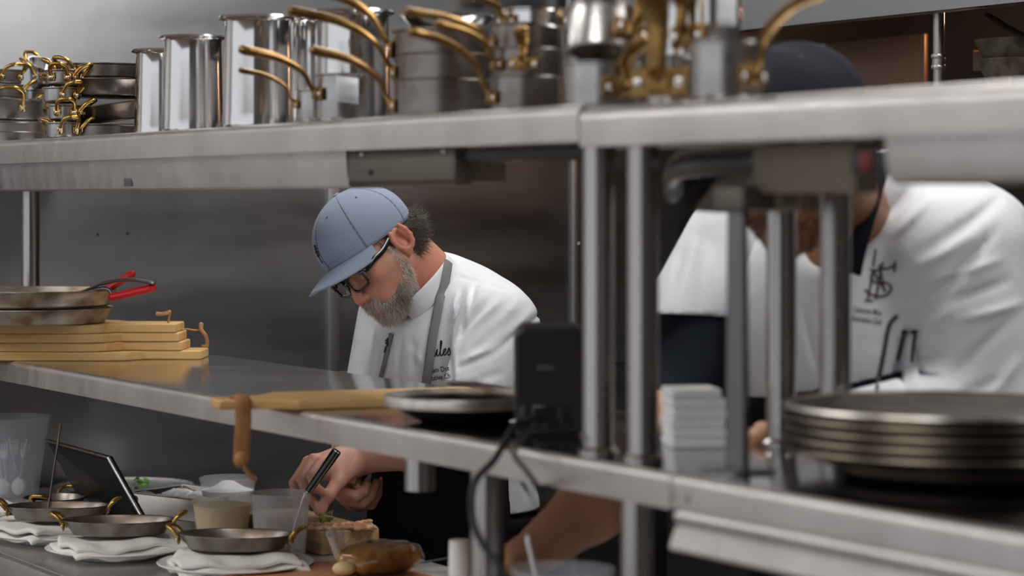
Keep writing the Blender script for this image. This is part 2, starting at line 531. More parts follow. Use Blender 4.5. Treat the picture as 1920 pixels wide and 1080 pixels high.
MB().ball((0, 0, 0), 0.022).build('bulb', 'warm_glow', hl)
MB().lathe([(0.001, 0.06), (0.016, 0.06), (0.016, 0.018), (0.001, 0.018)], 16).build('socket', 'soot', hl)
ld = bpy.data.lights.new('hood_glow', 'POINT'); ld.energy = 2.2; ld.color = (1.0, 0.52, 0.28); ld.shadow_soft_size = 0.03
lo = bpy.data.objects.new('hood_glow', ld); C.objects.link(lo); lo.location = hl.location + Vector((0, 0, -0.06))

# back rack in front of the broiler: plain shelf on a chrome post with collar, two skillets on it
zs = EYE + (375 - 163) / F * at_w(1760, hw + .02).y
rack = thing('back_rack', 'dark steel shelf on a chrome post below the hood', 'shelf', rot=(0, 0, ROT_S))
rack.location = st(0.35, hw, 0)
def rb(name, mb, m): return mb.build(name, m, rack)
xp = u_to_x(1760, hw + .06)
rb('shelf_board', MB().box((xp + 0.02, 0.15, zs - 0.02), (1.1, 0.28, 0.04), None, 0.003), 'dark_hood')
rb('post', MB().tube([(xp, 0.06, 0.0), (xp, 0.06, ZH + 0.02)], 0.0118, 18), 'steel_post')
rb('collar', MB().lathe([(0.0119, 0), (0.0155, 0.0), (0.0165, 0.004), (0.0155, 0.008), (0.0138, 0.009), (0.0138, 0.022), (0.0158, 0.023), (0.0165, 0.027), (0.0155, 0.031), (0.0119, 0.031)], 24,
   Matrix.Translation((xp, 0.06, EYE + (375 - 130) / F * at_w(1760, hw + .06).y))), 'steel_post')
for u in (1714, 1812):
    x = u_to_x(u, hw + .01)
    rb('screw', MB().ball((x, 0.010, zs - 0.005), 0.004), 'brass')
def skillet(name, label, r, h, group, m='iron_rusty'):
    o = thing(name, label, 'pan', group=group)
    prof = [(0.001, 0), (r * .70, 0), (r * .76, 0.004), (r, h), (r + .003, h), (r + .003, h - .003), (r * .78, 0.0), (r * .70, -.003), (0.001, -.003)]
    MB().lathe([(a, b + .003) for a, b in prof], 48).build('bowl', m, o)
    hm = MB().tube(bez([(-r + .004, 0, h * .75), (-r - .03, 0, h * .95), (-r - .10, 0, h + .015), (-r - .19, 0, h + .03)]), 0.008, 10, flat=(1.3, .5), round_ends=True)
    hd = hm.build('handle', m, o)
    return o
p1 = at_w(1925, hw + .16, zs)
k = skillet('skillet', 'dark seasoned skillet under another on the back rack', .098, .052, 'skillets on the back rack')
k.location = p1; k.rotation_euler = (0, 0, 2.6)
k2 = dup(k, p1 + Vector((-0.004, 0, 0.040)), (0, 0, 2.9), 'dark seasoned skillet on top of another on the back rack')
o = MB().tube(bez([(0, 0, 0), (0.06, 0, -0.03), (0.15, 0.02, -0.075)]), 0.009, 10, flat=(1.4, .6), round_ends=True)
bar = o.build('hanging_bar', 'soot')
bar.location = st(t_of(at_w(1855, hw + .08)), hw + .08, ZH - 0.012); bar.rotation_euler = (0, 0, ROT_S)
tag(bar, 'dark slanted bar hanging under the hood lip above the skillets', 'bar')
# red fire pull box high by the hood
w, z = wall_pt(1238, 2)
mb = MB(); mb.box((0, 0, 0), (0.03, 0.02, 0.05), bev=0.003)
o = mb.build('fire_pull_box', 'red_silicone'); o.matrix_world = MS(t_of(at_w(1238, hw - .02)), hw - .012, EYE + .405)
tag(o, 'small red box at the top edge beside the hood', 'box')
# low range behind the cooks: dark body with a rail, so that the aisle has its far side
rg = thing('range', 'dark steel cooking range along the back of the aisle', 'range', rot=(0, 0, ROT_S))
rg.location = st(0.35, hw, 0)
MB().box((xl + L / 2, 0.50, 0.46), (L, 0.70, 0.92), None, 0.01).build('body', 'soot', rg)
MB().tube([(xl + .1, 0.10, 0.86), (xl + L - .1, 0.10, 0.86)], 0.012, 12).build('rail', 'steel_dark', rg)
# pot edge glimpsed behind the standing cook at the right edge
zpan = EYE - (440 - 375) / F * at_w(1915, hw + .1).y
sp = thing('stock_pot', 'worn metal pot with a ring handle behind the cook in the white jacket', 'pot', loc=at_w(1985, hw + .255, 0.921))
MB().lathe([(0.001, 0), (.175, 0), (.178, zpan - .92 + .02), (.184, zpan - .92 + .024), (.178, zpan - .92 + .028), (.170, zpan - .92 + .02), (.168, .004), (0.001, .004)], 56).build('body', 'iron_rusty', sp)
MB().tube(arc((-.12, -.15, zpan - .92 - .02), .016, 0, 2 * PI, 20), .0035, 8).build('ring_handle', 'brass_dull', sp)

# ---------------------------------------------------------------- the pass: counter
cnt = thing('pass_counter', 'long stainless steel counter under the pass shelf', 'counter', rot=(0, 0, ROT_S))
cnt.location = st(0.35, 0.18, 0)
W0, W1 = -0.31, 0.31
MB().box((0.55, 0, ZC - 0.002), (5.85, W1 - W0, 0.004)).build('top', 'steel_shelf', cnt, smooth=False)
mb = MB(); mb.prism([(W0, ZC - .001), (W0 - .010, ZC - .004), (W0 - .012, ZC - .014), (W0 - .010, ZC - .045), (W0 + .004, ZC - .047), (W0 + .004, ZC - .006)], -2.38, 3.47,
                    Matrix(((0, 0, 1, 0), (1, 0, 0, 0), (0, 1, 0, 0), (0, 0, 0, 1))))
mb.build('front_edge', 'steel_shelf', cnt)
MB().box((0.55, 0.0, 0.50), (5.85, W1 - W0 - .04, 0.70)).build('cabinet', 'steel_dark', cnt, smooth=False)
for x in (-2.2, -0.4, 1.4, 3.2):
    for y in (W0 + .06, W1 - .06):
        MB().tube([(x, y, 0), (x, y, 0.152)], 0.02, 14).build('leg', 'steel_post', cnt)

# ---------------------------------------------------------------- the pass: double over-shelf
shelf = thing('pass_shelf', 'two-tier stainless steel pass shelf across the whole view', 'shelf', rot=(0, 0, ROT_S))
shelf.location = st(0, 0, 0)
SW = 0.34
def shelf_prof(h, nose, SW=SW):
    p = []
    for k in range(7):
        a = PI / 2 + PI / 2 * k / 6
        p.append((nose + nose * math.cos(a), -nose + nose * math.sin(a)))
    p += [(0, -h), (0.02, -h), (0.02, -h + .003), (0.003, -h + .003), (0.003, -nose - .003), (0.012, -.005), (SW - .003, -.005), (SW - .003, -h + .003),
          (SW - .02, -h + .003), (SW - .02, -h), (SW, -h), (SW, -.003), (SW - .003, 0)]
    return p
PM = Matrix(((0, 0, 1, 0), (1, 0, 0, 0), (0, 1, 0, 0), (0, 0, 0, 1)))      # outline (y,z) extruded along x
def shelf_part(name, t0, t1, z, h, nose, m=('steel_shelf', 'steel_top'), sw=SW):
    mb = MB(); mb.prism(shelf_prof(h, nose, sw), -t1, -t0, Matrix.Translation((0, 0, z)) @ PM)
    o = mb.build(name, list(m), shelf)
    for p in o.data.polygons:
        if p.normal.z > 0.98: p.material_index = 1
    return o
shelf_part('upper_shelf', 0.043, 2.72, ZU, 0.047, 0.013)
shelf_part('upper_shelf', -1.6, 0.040, ZUR, 0.050, 0.018)
shelf_part('lower_shelf', -0.155, 2.72, ZL, 0.042, 0.011, sw=.43)
shelf_part('lower_shelf', -1.6, -0.158, ZL, 0.040, 0.012)
def post(t, w, z0, z1, r=0.0195, name='post'):
    mb = MB().tube([(-t, w, z0), (-t, w, z1)], r, 26)
    mb.lathe([(r + .0002, 0), (r + .006, .001), (r + .006, .008), (r + .0002, .012)], 26, Matrix.Translation((-t, w, z0)))
    return mb.build(name, 'steel_post', shelf)
def t_at(u, w): return t_of(at_w(u, w))
for u in (1119, 1203):
    t = t_at(u, .03); post(t, .032, ZL, (ZU if u < 1150 else ZUR) - .006)
for u in (1465, 1566):
    t = t_at(u, .29); post(t, .29, ZL, (ZU if u < 1500 else ZUR) - .006)
post(t_at(57, .155), .155, ZL, ZU - .006)
# counter posts below the lower shelf
post(t_at(907, .03), .036, ZC, ZL - .006, .0235, 'counter_post')
post(t_at(1188, .03), .036, ZC, ZL - .006, .0205, 'counter_post')
post(t_at(1560, .29), .29, ZC, ZL - .006, .0205, 'counter_post')
t = t_at(788, .06)
MB().tube([(-t, .06, ZL - .006), (-t, .06, ZL - .097)], .0225, 24).build('stub_post', 'steel_post', shelf)
# front panel hung under the right lower shelf
pz = [(.001, -.0402), (-.002, -.042), (-.0045, -.046), (-.0045, -.051), (-.002, -.056), (-.003, -.062), (-.010, -.080), (-.011, -.084), (-.009, -.087), (.010, -.087), (.010, -.083), (.004, -.056), (.006, -.0402)]
mb = MB(); mb.prism(pz, 0.170, 1.6, Matrix.Translation((0, 0, ZL)) @ PM)
mb.build('front_panel', 'steel_shelf', shelf)
MB().box((0.172, .012, ZL - .062), (.006, .03, .05), None, .002).build('panel_end', 'steel_dark', shelf)
for tt in (-.158,):
    for k in (0.006, 0.034):
        MB().lathe([(.001, -.003), (.006, -.003), (.006, 0), (.001, .0)], 14, Matrix.Translation((-tt + k, 0, ZL - .026)) @ Matrix.Rotation(PI / 2, 4, 'X')).build('bolt', 'steel_dark', shelf)

# heat lamps hung below the upper shelf
zb = ZU - .047
hlp = thing('heat_lamp', 'long grey heat lamp strip under the left half of the upper shelf', 'heat lamp', rot=(0, 0, ROT_S))
hlp.location = st(0, 0, 0)
ta, tb = t_at(655, .02), 2.68
prof = [(.014, 0), (.016, -.03), (.020, -.052), (.024, -.054), (.13, -.054), (.15, -.02), (.15, 0)]
mb = MB(); mb.prism(prof, -tb, -ta, Matrix.Translation((0, 0, zb)) @ PM); mb.build('housing', 'steel_shelf', hlp)
tc_ = t_at(243, .02)
MB().box((-tc_, .0172, zb - .041), (.034, .003, .014), None, .001).build('label_plate', 'sticker_dark', hlp, smooth=False)['label'] = 'dark label plate'
tc_ = t_at(-2, .02)
MB().box((-tc_, .0165, zb - .038), (.02, .003, .022), None, .001).build('label_plate', 'sticker_dark', hlp, smooth=False)['label'] = 'dark label plate'
td = t_at(855, .02)
MB().box((-(ta + td) / 2, .03, zb - .024), (ta - td, .026, .046), None, .003).build('end_bracket', 'bracket_dark', hlp)['label'] = 'dark end bracket'
for u in (679, 832):
    MB().ball((-t_at(u, .015), .0165, zb - .006), .0048).build('screw', 'rivet', hlp)
MB().ball((-t_at(694, .015), .0165, zb - .032), .004).build('hole', 'soot', hlp)
MB().box((-t_at(760, .03), .05, zb - .050), (t_at(680, .03) - t_at(850, .03), .03, .006), None, .002).build('lower_flange', 'bracket_beige', hlp)
te, tf = t_at(852, .08), t_at(910, .08)
MB().box((-(te + tf) / 2, .085, zb - .026), (te - tf, .06, .046), None, .003).build('junction_box', 'bracket_beige', hlp)['label'] = 'beige junction box'
mb = MB(); mb.box((-(t_at(862, .02) + t_at(1090, .02)) / 2, .05, zb - .012), (t_at(862, .02) - t_at(1090, .02), .05, .018), None, .004)
mb.build('cable_channel', 'black_plastic', hlp)

zb2 = ZUR - .050
hl2 = thing('heat_lamp', 'thick grey heat lamp under the right end of the upper shelf', 'heat lamp', rot=(0, 0, ROT_S))
hl2.location = st(0, 0, 0)
tg = t_at(1668, .02)
prof2 = [(.014, 0), (.016, -.03), (.020, -.046), (.026, -.050), (.13, -.050), (.15, -.02), (.15, 0)]
mb = MB(); mb.prism(prof2, -tg, 1.58, Matrix.Translation((0, 0, zb2)) @ PM); mb.build('housing', 'steel_shelf', hl2)
th_ = t_at(1606, .03)
MB().box((-(tg + th_) / 2, .045, zb2 - .026), (th_ - tg, .05, .028), None, .004).build('switch_box', 'black_plastic', hl2)
MB().box((-(tg + th_) / 2 - .004, .0185, zb2 - .026), (.020, .004, .020), None, .002).build('pilot_light', 'lamp_red', hl2)['label'] = 'dull red pilot light'
ti, tj = t_at(1432, .10), t_at(1600, .08)
MB().box((-(ti + tj) / 2, .10, zb2 - .030), (ti - tj, .035, .058), None, .004).build('end_bracket', 'bracket_beige', hl2)['label'] = 'beige end bracket'
MB().box((-(t_at(1415, .16) + t_at(1520, .16)) / 2, .16, zb2 - .055), (t_at(1415, .16) - t_at(1520, .16), .03, .05), None, .004).build('junction_box', 'bracket_beige', hl2)
tk = t_at(1262, .16)
mb = MB(); mb.tube(bez([(-tk, .16, zb2 - .055), (-tk + .03, .14, zb2 - .030), (-tk + .10, .12, zb2 - .020), (-ti, .10, zb2 - .018)]), .012, 10, flat=(1, 1.5))
mb.build('conduit', 'steel_dark', hl2)
mb = MB(); mb.prism([(-t_at(1300, .15), -.080), (-t_at(1345, .15), -.040), (-t_at(1432, .15), -.028), (-t_at(1432, .15), -.060), (-t_at(1350, .15), -.082)], .15, .19,
                    Matrix.Translation((0, 0, zb2)) @ Matrix(((1, 0, 0, 0), (0, 0, 1, 0), (0, 1, 0, 0), (0, 0, 0, 1))))
mb.build('mount', 'bracket_dark', hl2)
# dark flat upright standing on the right lower shelf
tu = t_at(1376, .07)
up = thing('flat_upright', 'dark flat upright on a plate foot between the shelf posts', 'stand', loc=st(tu, .075, ZL), rotz=ROT_S)
zt = EYE + (375 - 385) / F * at_w(1376, .07).y - ZL
mb = MB(); mb.prism([(-.0175, .004), (.0185, .004), (.0155, zt), (-.0145, zt)], -.005, .005, Matrix(((1, 0, 0, 0), (0, 0, 1, 0), (0, 1, 0, 0), (0, 0, 0, 1))))
mb.build('blade', 'steel_dark', up, bevel=.002)
MB().box((0, 0, .002), (.07, .06, .004), None, .001).build('foot', 'steel_dark', up)
mb = MB(); mb.box((0, .01, zt + .008), (.060, .05, .028), None, .004); mb.build('head', 'bracket_dark', up)
# ---------------------------------------------------------------- cookware builders
def pan_body(r, h, flare=0.0, rim=0.003, t=0.0022, bottom_r=0.006, bead=0.0):
    rb_ = r - flare
    p = [(0.0005, 0)]
    for k in range(5):
        a = -PI / 2 + PI / 2 * k / 4
        p.append((rb_ - bottom_r + bottom_r * math.cos(a), bottom_r + bottom_r * math.sin(a)))
    if bead:
        p += [(rb_ + (r - rb_) * .45, h * .50), (rb_ + (r - rb_) * .45 + bead, h * .52), (rb_ + (r - rb_) * .5, h * .54)]
    p += [(r, h - .003), (r + rim, h - .001), (r + rim, h + .0008), (r - t * .3, h), (r - t, h - .003)]
    p += [(rb_ - t, bottom_r), (rb_ - bottom_r, t), (0.0005, t)]
    return p

def long_handle(parent, r, z, az, length, rise, m='brass', w=1.0):
    A = Matrix.Rotation(az, 4, 'Z')
    pts = bez([(r - .001, 0, z), (r + .012, 0, z + .10 * rise + .004), (r + .22 * length, 0, z + rise * .52), (r + .55 * length, 0, z + rise * .83), (r + length, 0, z + rise)], 8)
    n = len(pts)
    rad = [(.0075 - .0028 * math.sin(PI * min(1, i / (n * .55))) + .0030 * max(0, i / n - .55) / .45) * w for i in range(n)]
    mb = MB().tube(pts, rad, 12, A, flat=(1.35, .75), round_ends=True)
    mb.box((r + .0005, 0, z - .003), (.005, .046 * w, .020 * w), A, .002)
    mb.box((r + .003, 0, z - .002), (.010, .018 * w, .016 * w), A, .003)
    hd = mb.build('handle', m, parent)
    for s in (-1, 1):
        MB().ball((r + .0032, s * .016 * w, z - .003), .0042 * w, A, scale=(.6, 1, 1)).build('rivet', 'rivet', hd)
    return hd

def loop_handle(parent, r, z, az, w=.028, out=.026, rise=.018, m='brass', th=.0042):
    A = Matrix.Rotation(az, 4, 'Z')
    pts = bez([(r + .0005, -w, z - .006), (r + .004, -w, z), (r + out * .6, -w * .95, z + rise * .7), (r + out, -w * .5, z + rise), (r + out * 1.05, 0, z + rise * 1.04),
               (r + out, w * .5, z + rise), (r + out * .6, w * .95, z + rise * .7), (r + .004, w, z), (r + .0005, w, z - .006)], 5)
    mb = MB().tube(pts, th, 10, A)
    for s in (-1, 1):
        mb.ball((r + .0015, s * w, z - .006), .0078, A, scale=(.35, 1, 1.1))
    hd = mb.build('handle', m, parent)
    for s in (-1, 1):
        MB().ball((r + .0042, s * w, z - .006), .0042, A, scale=(.5, 1, 1)).build('rivet', 'rivet', hd)
    return hd

def pan(name, label, cat, loc, r, h, m='steel_pan', rotz=0, group=None, handles=(), loops=(), tilt=(0, 0), flare=0.0, bead=0.0, rim=.003, hm='brass', lw=.028, hz=None, lr=.018):
    o = thing(name, label, cat, loc, group=group, rot=(tilt[0], tilt[1], rotz))
    MB().lathe(pan_body(r, h, flare, rim, bead=bead), 56).build('body', m, o)
    for (az, ln, rise, w) in handles:
        long_handle(o, r, h * .62 if hz is None else hz, math.radians(az), ln, rise, hm, w)
    for az in loops:
        loop_handle(o, r - flare * .25, h * .72, math.radians(az), lw, m=hm, rise=lr)
    return o

# ---------------------------------------------------------------- upper shelf, left end: two-handled pans
G = 'two-handled pans at the left end of the upper shelf'
def up(u, w, dz=0.0): return at_w(u, w, ZU + dz)
p = up(8, .105)
pan('two_handled_pan', 'wide bright pan at the foot of the left stack, on the shelf itself', 'pan', p, .083, .046, 'steel_pan', group=G, loops=(25,), bead=.0015)
pan('two_handled_pan', 'bright pan with a brass loop facing out, second in the left stack', 'pan', p + Vector((0, 0, .0475)), .081, .046, 'steel_pan', group=G, loops=(-72, 40), flare=.004, lw=.030, lr=.034)
pan('two_handled_pan', 'dull grey pan third from the bottom of the left stack', 'pan', p + Vector((-.018, -.01, .095)), .058, .030, 'steel_pan', group=G, loops=(15,), lw=.022)
pan('two_handled_pan', 'dull grey pan on top of the left stack with a brass loop on its rim', 'pan', p + Vector((-.018, -.01, .126)), .056, .030, 'steel_pan', group=G, loops=(-40,), lw=.024)
q = up(82, .225)
pan('mixing_bowl', 'shiny tilted steel bowl leaning behind the brass loops at the left', 'bowl', q + Vector((0, 0, .1215)), .050, .058, 'steel_bright', tilt=(.25, .35), flare=.018, loops=(150, 225), lw=.022)
pan('sauce_pot', 'plain steel pot hidden below the tilted bowl at the left', 'pot', q, .047, .120, 'steel_pan')
# a second stack: wide low pans whose brass loops pile up at its left
b = up(196, .155)
G2 = 'wide low pans in the second stack of the upper shelf'
pan('saute_pan', 'wide dull pan at the bottom of the second stack', 'pan', b, .098, .028, 'steel_used', group=G2, loops=(200, 172), lw=.026)
pan('saute_pan', 'tilted wide pan that sits askew in the second stack', 'pan', b + Vector((.004, -.006, .034)), .088, .036, 'steel_used', group=G2, loops=(205,), tilt=(.06, -.13), flare=.018)
pan('saute_pan', 'wide dark pan above the tilted one in the second stack', 'pan', b + Vector((0, 0, .083)), .100, .034, 'steel_used', group=G2, loops=(195, 215), flare=.008)
pan('saute_pan', 'wide pan on top of the second stack with a brass loop standing up', 'pan', b + Vector((-.004, .01, .118)), .090, .030, 'steel_used', group=G2, loops=(12, 192, 230), lw=.020)
# small pans between the two stacks, seen mainly by their loops
c0 = up(118, .05)
G3 = 'little brass-handled dishes between the stacks'
for i, (dx, dz, az, rz) in enumerate(((0, 0, -60, 0), (.004, .034, -95, .3), (-.006, .068, -50, .1), (.0, .102, -80, -.2))):
    pan('small_dish', ('little pan standing on the shelf under three others, brass loops at the front', 'little pan second from the bottom between the two left stacks',
        'little pan third from the bottom between the two left stacks', 'little pan topmost between the two left stacks, its brass loops bunched together')[i], 'pan',
        c0 + Vector((dx, 0, dz)), .031, .030, 'steel_pan', rotz=rz, group=G3, loops=(az, az + 75), lw=.016)

# ---------------------------------------------------------------- bain-marie pots
G = 'tall steel pots in a row on the upper shelf'
bm_prof = [(0.0005, 0), (.048, 0), (.0535, .004), (.0538, .012), (.0528, .022), (.0505, .120), (.0498, .158), (.0515, .161), (.058, .1625), (.0595, .165), (.058, .168), (.0515, .168),
           (.0478, .164), (.0478, .158), (.0505, .02), (.045, .003), (0.0005, .003)]
b0 = thing('bain_marie_pot', 'tall steel pot leftmost of the row, beside the wide low pans', 'pot', up(304, .19), group=G)
MB().lathe(bm_prof, 64).build('body', 'steel_bright', b0)
for (u, w, s, lab) in ((362, .085, 1.0, 'tall steel pot second from the left, in front of the leftmost one'),
                       (484, .085, 1.10, 'tallest steel pot with a wide rim, third of the row'),
                       (590, .215, 1.14, 'tall steel pot behind the small saucepan with a white sticker'),
                       (664, .165, 1.10, 'tall steel pot rightmost of the row, beside the stacked saucepans')):
    dup(b0, up(u, w), (0, 0, u), lab, scale=(s if s < 1.05 else s, s if s < 1.05 else s, s))

# ---------------------------------------------------------------- small saucepans with long brass handles
z0 = ZU
def sauce(label, u, w, dz, r, h, handles, rotz=0, m='steel_pan', tilt=(0, 0), group='small brass-handled saucepans on the upper shelf', zb_=None, hz=None, flare=0.0):
    return pan('saucepan', label, 'saucepan', at_w(u, w, (ZU if u < 1085 else ZUR) + dz), r, h, m, rotz, group, handles, tilt=tilt, hz=hz, flare=flare, rim=.0025, hm='brass_dull')
s = sauce('small saucepan with a white sticker and a short brass handle to the left', 640, .068, 0, .038, .073, ((202, .115, .062, 1.0),), hz=.045)
mb = MB()
ang0 = math.radians(-98); 
mb.grid(lambda a, b: (math.cos(ang0 + a * .95) * .0386, math.sin(ang0 + a * .95) * .0386, .030 + b * .040 - a * .004), 9, 4)
mb.build('sticker', 'sticker', s, solid=.0006)['label'] = 'white paper sticker'
sauce('tiny saucepan whose thin handle crosses the tall pots', 592, .045, 0, .028, .050, ((186, .085, .050, .62),), hz=.030)
# the first stack
G4 = 'stacked saucepans with curved brass handles'
sauce('saucepan at the bottom of the first saucepan stack', 832, .135, 0, .074, .058, ((186, .115, .078, 1.0),), m='steel_used', group=G4, hz=.022)
sauce('saucepan second from the bottom of the first saucepan stack', 834, .140, .044, .073, .052, ((180, .150, .090, 1.05),), m='steel_used', group=G4, hz=.026)
sauce('saucepan third from the bottom of the first saucepan stack, its thick brass handle sweeping up', 830, .142, .084, .074, .046, ((176, .150, .095, 1.25),), m='steel_used', group=G4, hz=.022)
pan('pan_lid', 'shiny domed pan turned over on top of the first saucepan stack', 'pan', at_w(838, .14, ZU + .1315), .068, .020, 'steel_bright', flare=.012)
# the second stack
G5 = 'small pans with crossing brass handles in the second saucepan stack'
sauce('pan at the bottom of the second saucepan stack, its handle crossing in front', 985, .10, 0, .047, .050, ((196, .110, .085, .9),), group=G5, m='steel_used', hz=.022)
sauce('pan second from the bottom of the second saucepan stack, its handle tilted down', 990, .105, .042, .046, .046, ((262, .020, .040, .9), (205, .085, .050, .8)), group=G5, m='steel_used', hz=.025)
sauce('pan third from the bottom of the second saucepan stack', 985, .115, .082, .048, .040, ((194, .115, .040, .85),), group=G5, m='steel_used', hz=.015)
sauce('bright rimmed pan on top of the second saucepan stack', 1002, .125, .116, .046, .026, ((215, .07, .030, .9), (-20, .085, .012, .8)), group=G5, m='steel_bright', hz=.012)
# two pots one on the other
G6 = 'deep saucepans on the near half of the upper shelf'
sauce('deep saucepan under a tipped pot, dark inside', 1130, .085, 0, .049, .060, ((-62, .05, .050, 1.3),), group=G6, hz=.030)
sauce('deep pot tipped over the rim of the saucepan beneath', 1128, .095, .066, .051, .060, ((-50, .075, .075, 1.3),), group=G6, tilt=(-.30, .10), hz=.030)
sauce('saucepan with a broad brass handle rising steeply beside the tipped pot', 1262, .075, 0, .034, .060, ((238, .030, .125, 1.75),), group=G6, hz=.030)
sauce('bright deep pot behind the broad brass handles', 1288, .19, 0, .040, .135, (), group=G6, m='steel_bright')
s = sauce('upright bright pot with a white tag and a brass handle curving up', 1335, .15, .065, .036, .075, ((212, .045, .075, 1.5),), group=G6, m='steel_bright', hz=.025)
MB().grid(lambda a, b: (math.cos(-1.5 + a * .8) * .0368, math.sin(-1.5 + a * .8) * .0368, .034 + b * .038), 8, 4).build('tag', 'sticker', s, solid=.0006)['label'] = 'white tag'
sauce('grey saucepan under the bright pot with the white tag', 1330, .14, 0, .044, .060, (), group=G6)
sauce('grey saucepan beside the navy cap, pale brass handle pointing up to the right', 1362, .060, 0, .041, .070, ((-48, .105, .088, 1.05),), group=G6, hz=.030)

# ---------------------------------------------------------------- lower shelf, left
ptn = at_w(68, .225, ZL)
G = 'boards stacked on the lower shelf'
def paddle(name, label, length, width, neck, nw, thick, group=None, tie=None):
    o = thing(name, label, 'cutting board', group=group)
    hw_, hn = width / 2, nw / 2
    pts = [(-length, -hw_), (-neck - .05, -hw_), (-neck - .02, -hw_ + .012), (-neck + .01, -hn - .004), (0, -hn), (0, hn), (-neck + .01, hn + .004), (-neck - .02, hw_ - .012), (-neck - .05, hw_), (-length, hw_)]
    MB().prism(pts, 0, thick).build('board', 'wood_board', o, bevel=.0025)
    if tie:
        mb = MB().tube(bez(tie[0]), tie[1], 8, flat=(1.3, .6))
        mb.build('leather_tie', 'leather', o)
    return o
rz = ROT_S - math.radians(31)
tz = .0176
def bp(u, w, k): return at_w(u, w, ZL + k * (tz + .0006))
tie2 = ([(-.02, .01, tz), (.004, .008, tz + .004), (.028, .004, tz + .002), (.038, .0, tz + .006), (.040, .003, tz + .014), (.036, .0, tz + .015), (.038, -.004, tz + .004), (.048, -.006, tz - .010), (.050, -.006, tz - .028), (.040, -.004, tz - .030)], .0028)
boards = []
for i, (u, w, a, lab, ln) in enumerate(((384, .115, -.03, 'pale wooden paddle board at the bottom of the stack of four', .58),
                                  (349, .12, -.04, 'pale wooden paddle board second from the bottom of the stack of four', .56),
                                  (343, .118, -.02, 'pale wooden paddle board with a looped leather tie hanging off its end', .56),
                                  (338, .115, -.03, 'pale wooden paddle board on top of the stack with a knotted leather tie', .54))):
    tie = None
    if i == 2: tie = tie2
    if i == 3: tie = ([(-.022, -.018, tz - .002), (-.020, -.016, tz + .012), (-.018, -.016, tz + .022), (-.024, -.018, tz + .020), (-.034, -.02, tz + .018), (-.046, -.02, tz + .019)], .0042)
    o = paddle('paddle_board', lab, ln, .21, .125, .10, tz, G, tie)
    q = px(u, 400, 4.87 - .003 * i); o.location = (q.x, q.y, ZL + i * (tz + .0006) + .0003); o.rotation_euler = (0, 0, a)
    boards.append(o)
# two baked-on pans on the boards, with red-sleeved handles
zb_ = ZL + 4 * (tz + .0006) + .0008
cp = at_w(72, .10, zb_)
def round_pan(name, label, loc, r, h, m, group, tilt=(0, 0), flare=.012):
    o = thing(name, label, 'pan', loc, group=group, rot=(*tilt, 0))
    p = pan_body(r, h, flare, .004)
    MB().lathe(p, 72).build('body', m, o)
    return o
G = 'baked-on round pans on the boards'
cp = px(62, 400, 4.845); cp.z = zb_
k1 = round_pan('round_pan', 'brown stained round pan resting on the stacked boards', cp, .157, .030, 'baked_aluminium', G)
k2 = round_pan('round_pan', 'brown stained round pan nested in the one on the boards, red handles over its rim', cp + Vector((0, 0, .0335)), .165, .033, 'baked_aluminium', G)
zt_ = .033
def handle_on(parent, p0, p1, r, m, name, lab=None, flat=(1.3, .8), rise=0.0, ends=True):
    a, b = Vector(p0), Vector(p1)
    mid = (a + b) / 2 + Vector((0, 0, rise))
    o = MB().tube(bez([a, mid, b], 8), r, 12, flat=flat, round_ends=ends).build(name, m, parent)
    if lab: o['label'] = lab
    return o
# skillets lying inside: only rims and handles show
sk = thing('skillet', 'thin grey skillet with a bare steel handle lying in the top round pan', 'pan', cp + Vector((0, 0, .0335 + .003)))
MB().lathe(pan_body(.10, .020, .018), 48).build('body', 'steel_used', sk)
MB().tube(bez([(.085, -.045, .016), (.13, -.052, .036), (.155, -.058, .045), (.205, -.068, .052), (.252, -.076, .046)]), [.006] * 30 + [.0075] * 35, 12, flat=(1.6, .5), round_ends=True).build('handle', 'steel_dark', sk)
r1 = thing('sleeved_handle_pan', 'small pan with a bright red sleeved handle sticking up behind the bare one', 'pan', cp + Vector((.0, .02, .0335 + .0065)))
MB().lathe(pan_body(.075, .013, .012), 40).build('body', 'steel_used', r1)
MB().tube([(.070, .0, .010), (.140, .0, .024)], .005, 10).build('handle', 'steel_dark', r1)
handle_on(r1, (.130, .0, .016), (.195, .0, .056), .0100, 'red_silicone', 'grip', 'red silicone grip')
r2 = thing('sleeved_handle_pan', 'low pan with a long red sleeved handle reaching right below the bare one', 'pan', cp + Vector((.0, -.01, .0335 + .0100)))
MB().lathe(pan_body(.060, .009, .01), 40).build('body', 'steel_used', r2)
MB().tube(bez([(.055, -.03, .006), (.12, -.04, .022), (.158, -.045, .026), (.172, -.05, .010)]), .004, 10).build('handle', 'steel_dark', r2)
handle_on(r2, (.172, -.052, .010), (.250, -.060, .028), .0105, 'red_silicone', 'grip', 'red silicone grip')
o = MB().lathe([(0.0005, .0), (.085, .0), (.098, .012), (.094, .045), (.07, .072), (.0005, .085)], 40, sx=1.15, sy=.8).build('folded_cloth', 'navy_cloth')
o.location = at_w(-12, .215, ZL + .0005); o.scale = (.72, .72, 1.65); o.rotation_euler = (0, 0, ROT_S)
tag(o, 'dark navy cloth bundle behind the left post of the shelf', 'cloth')

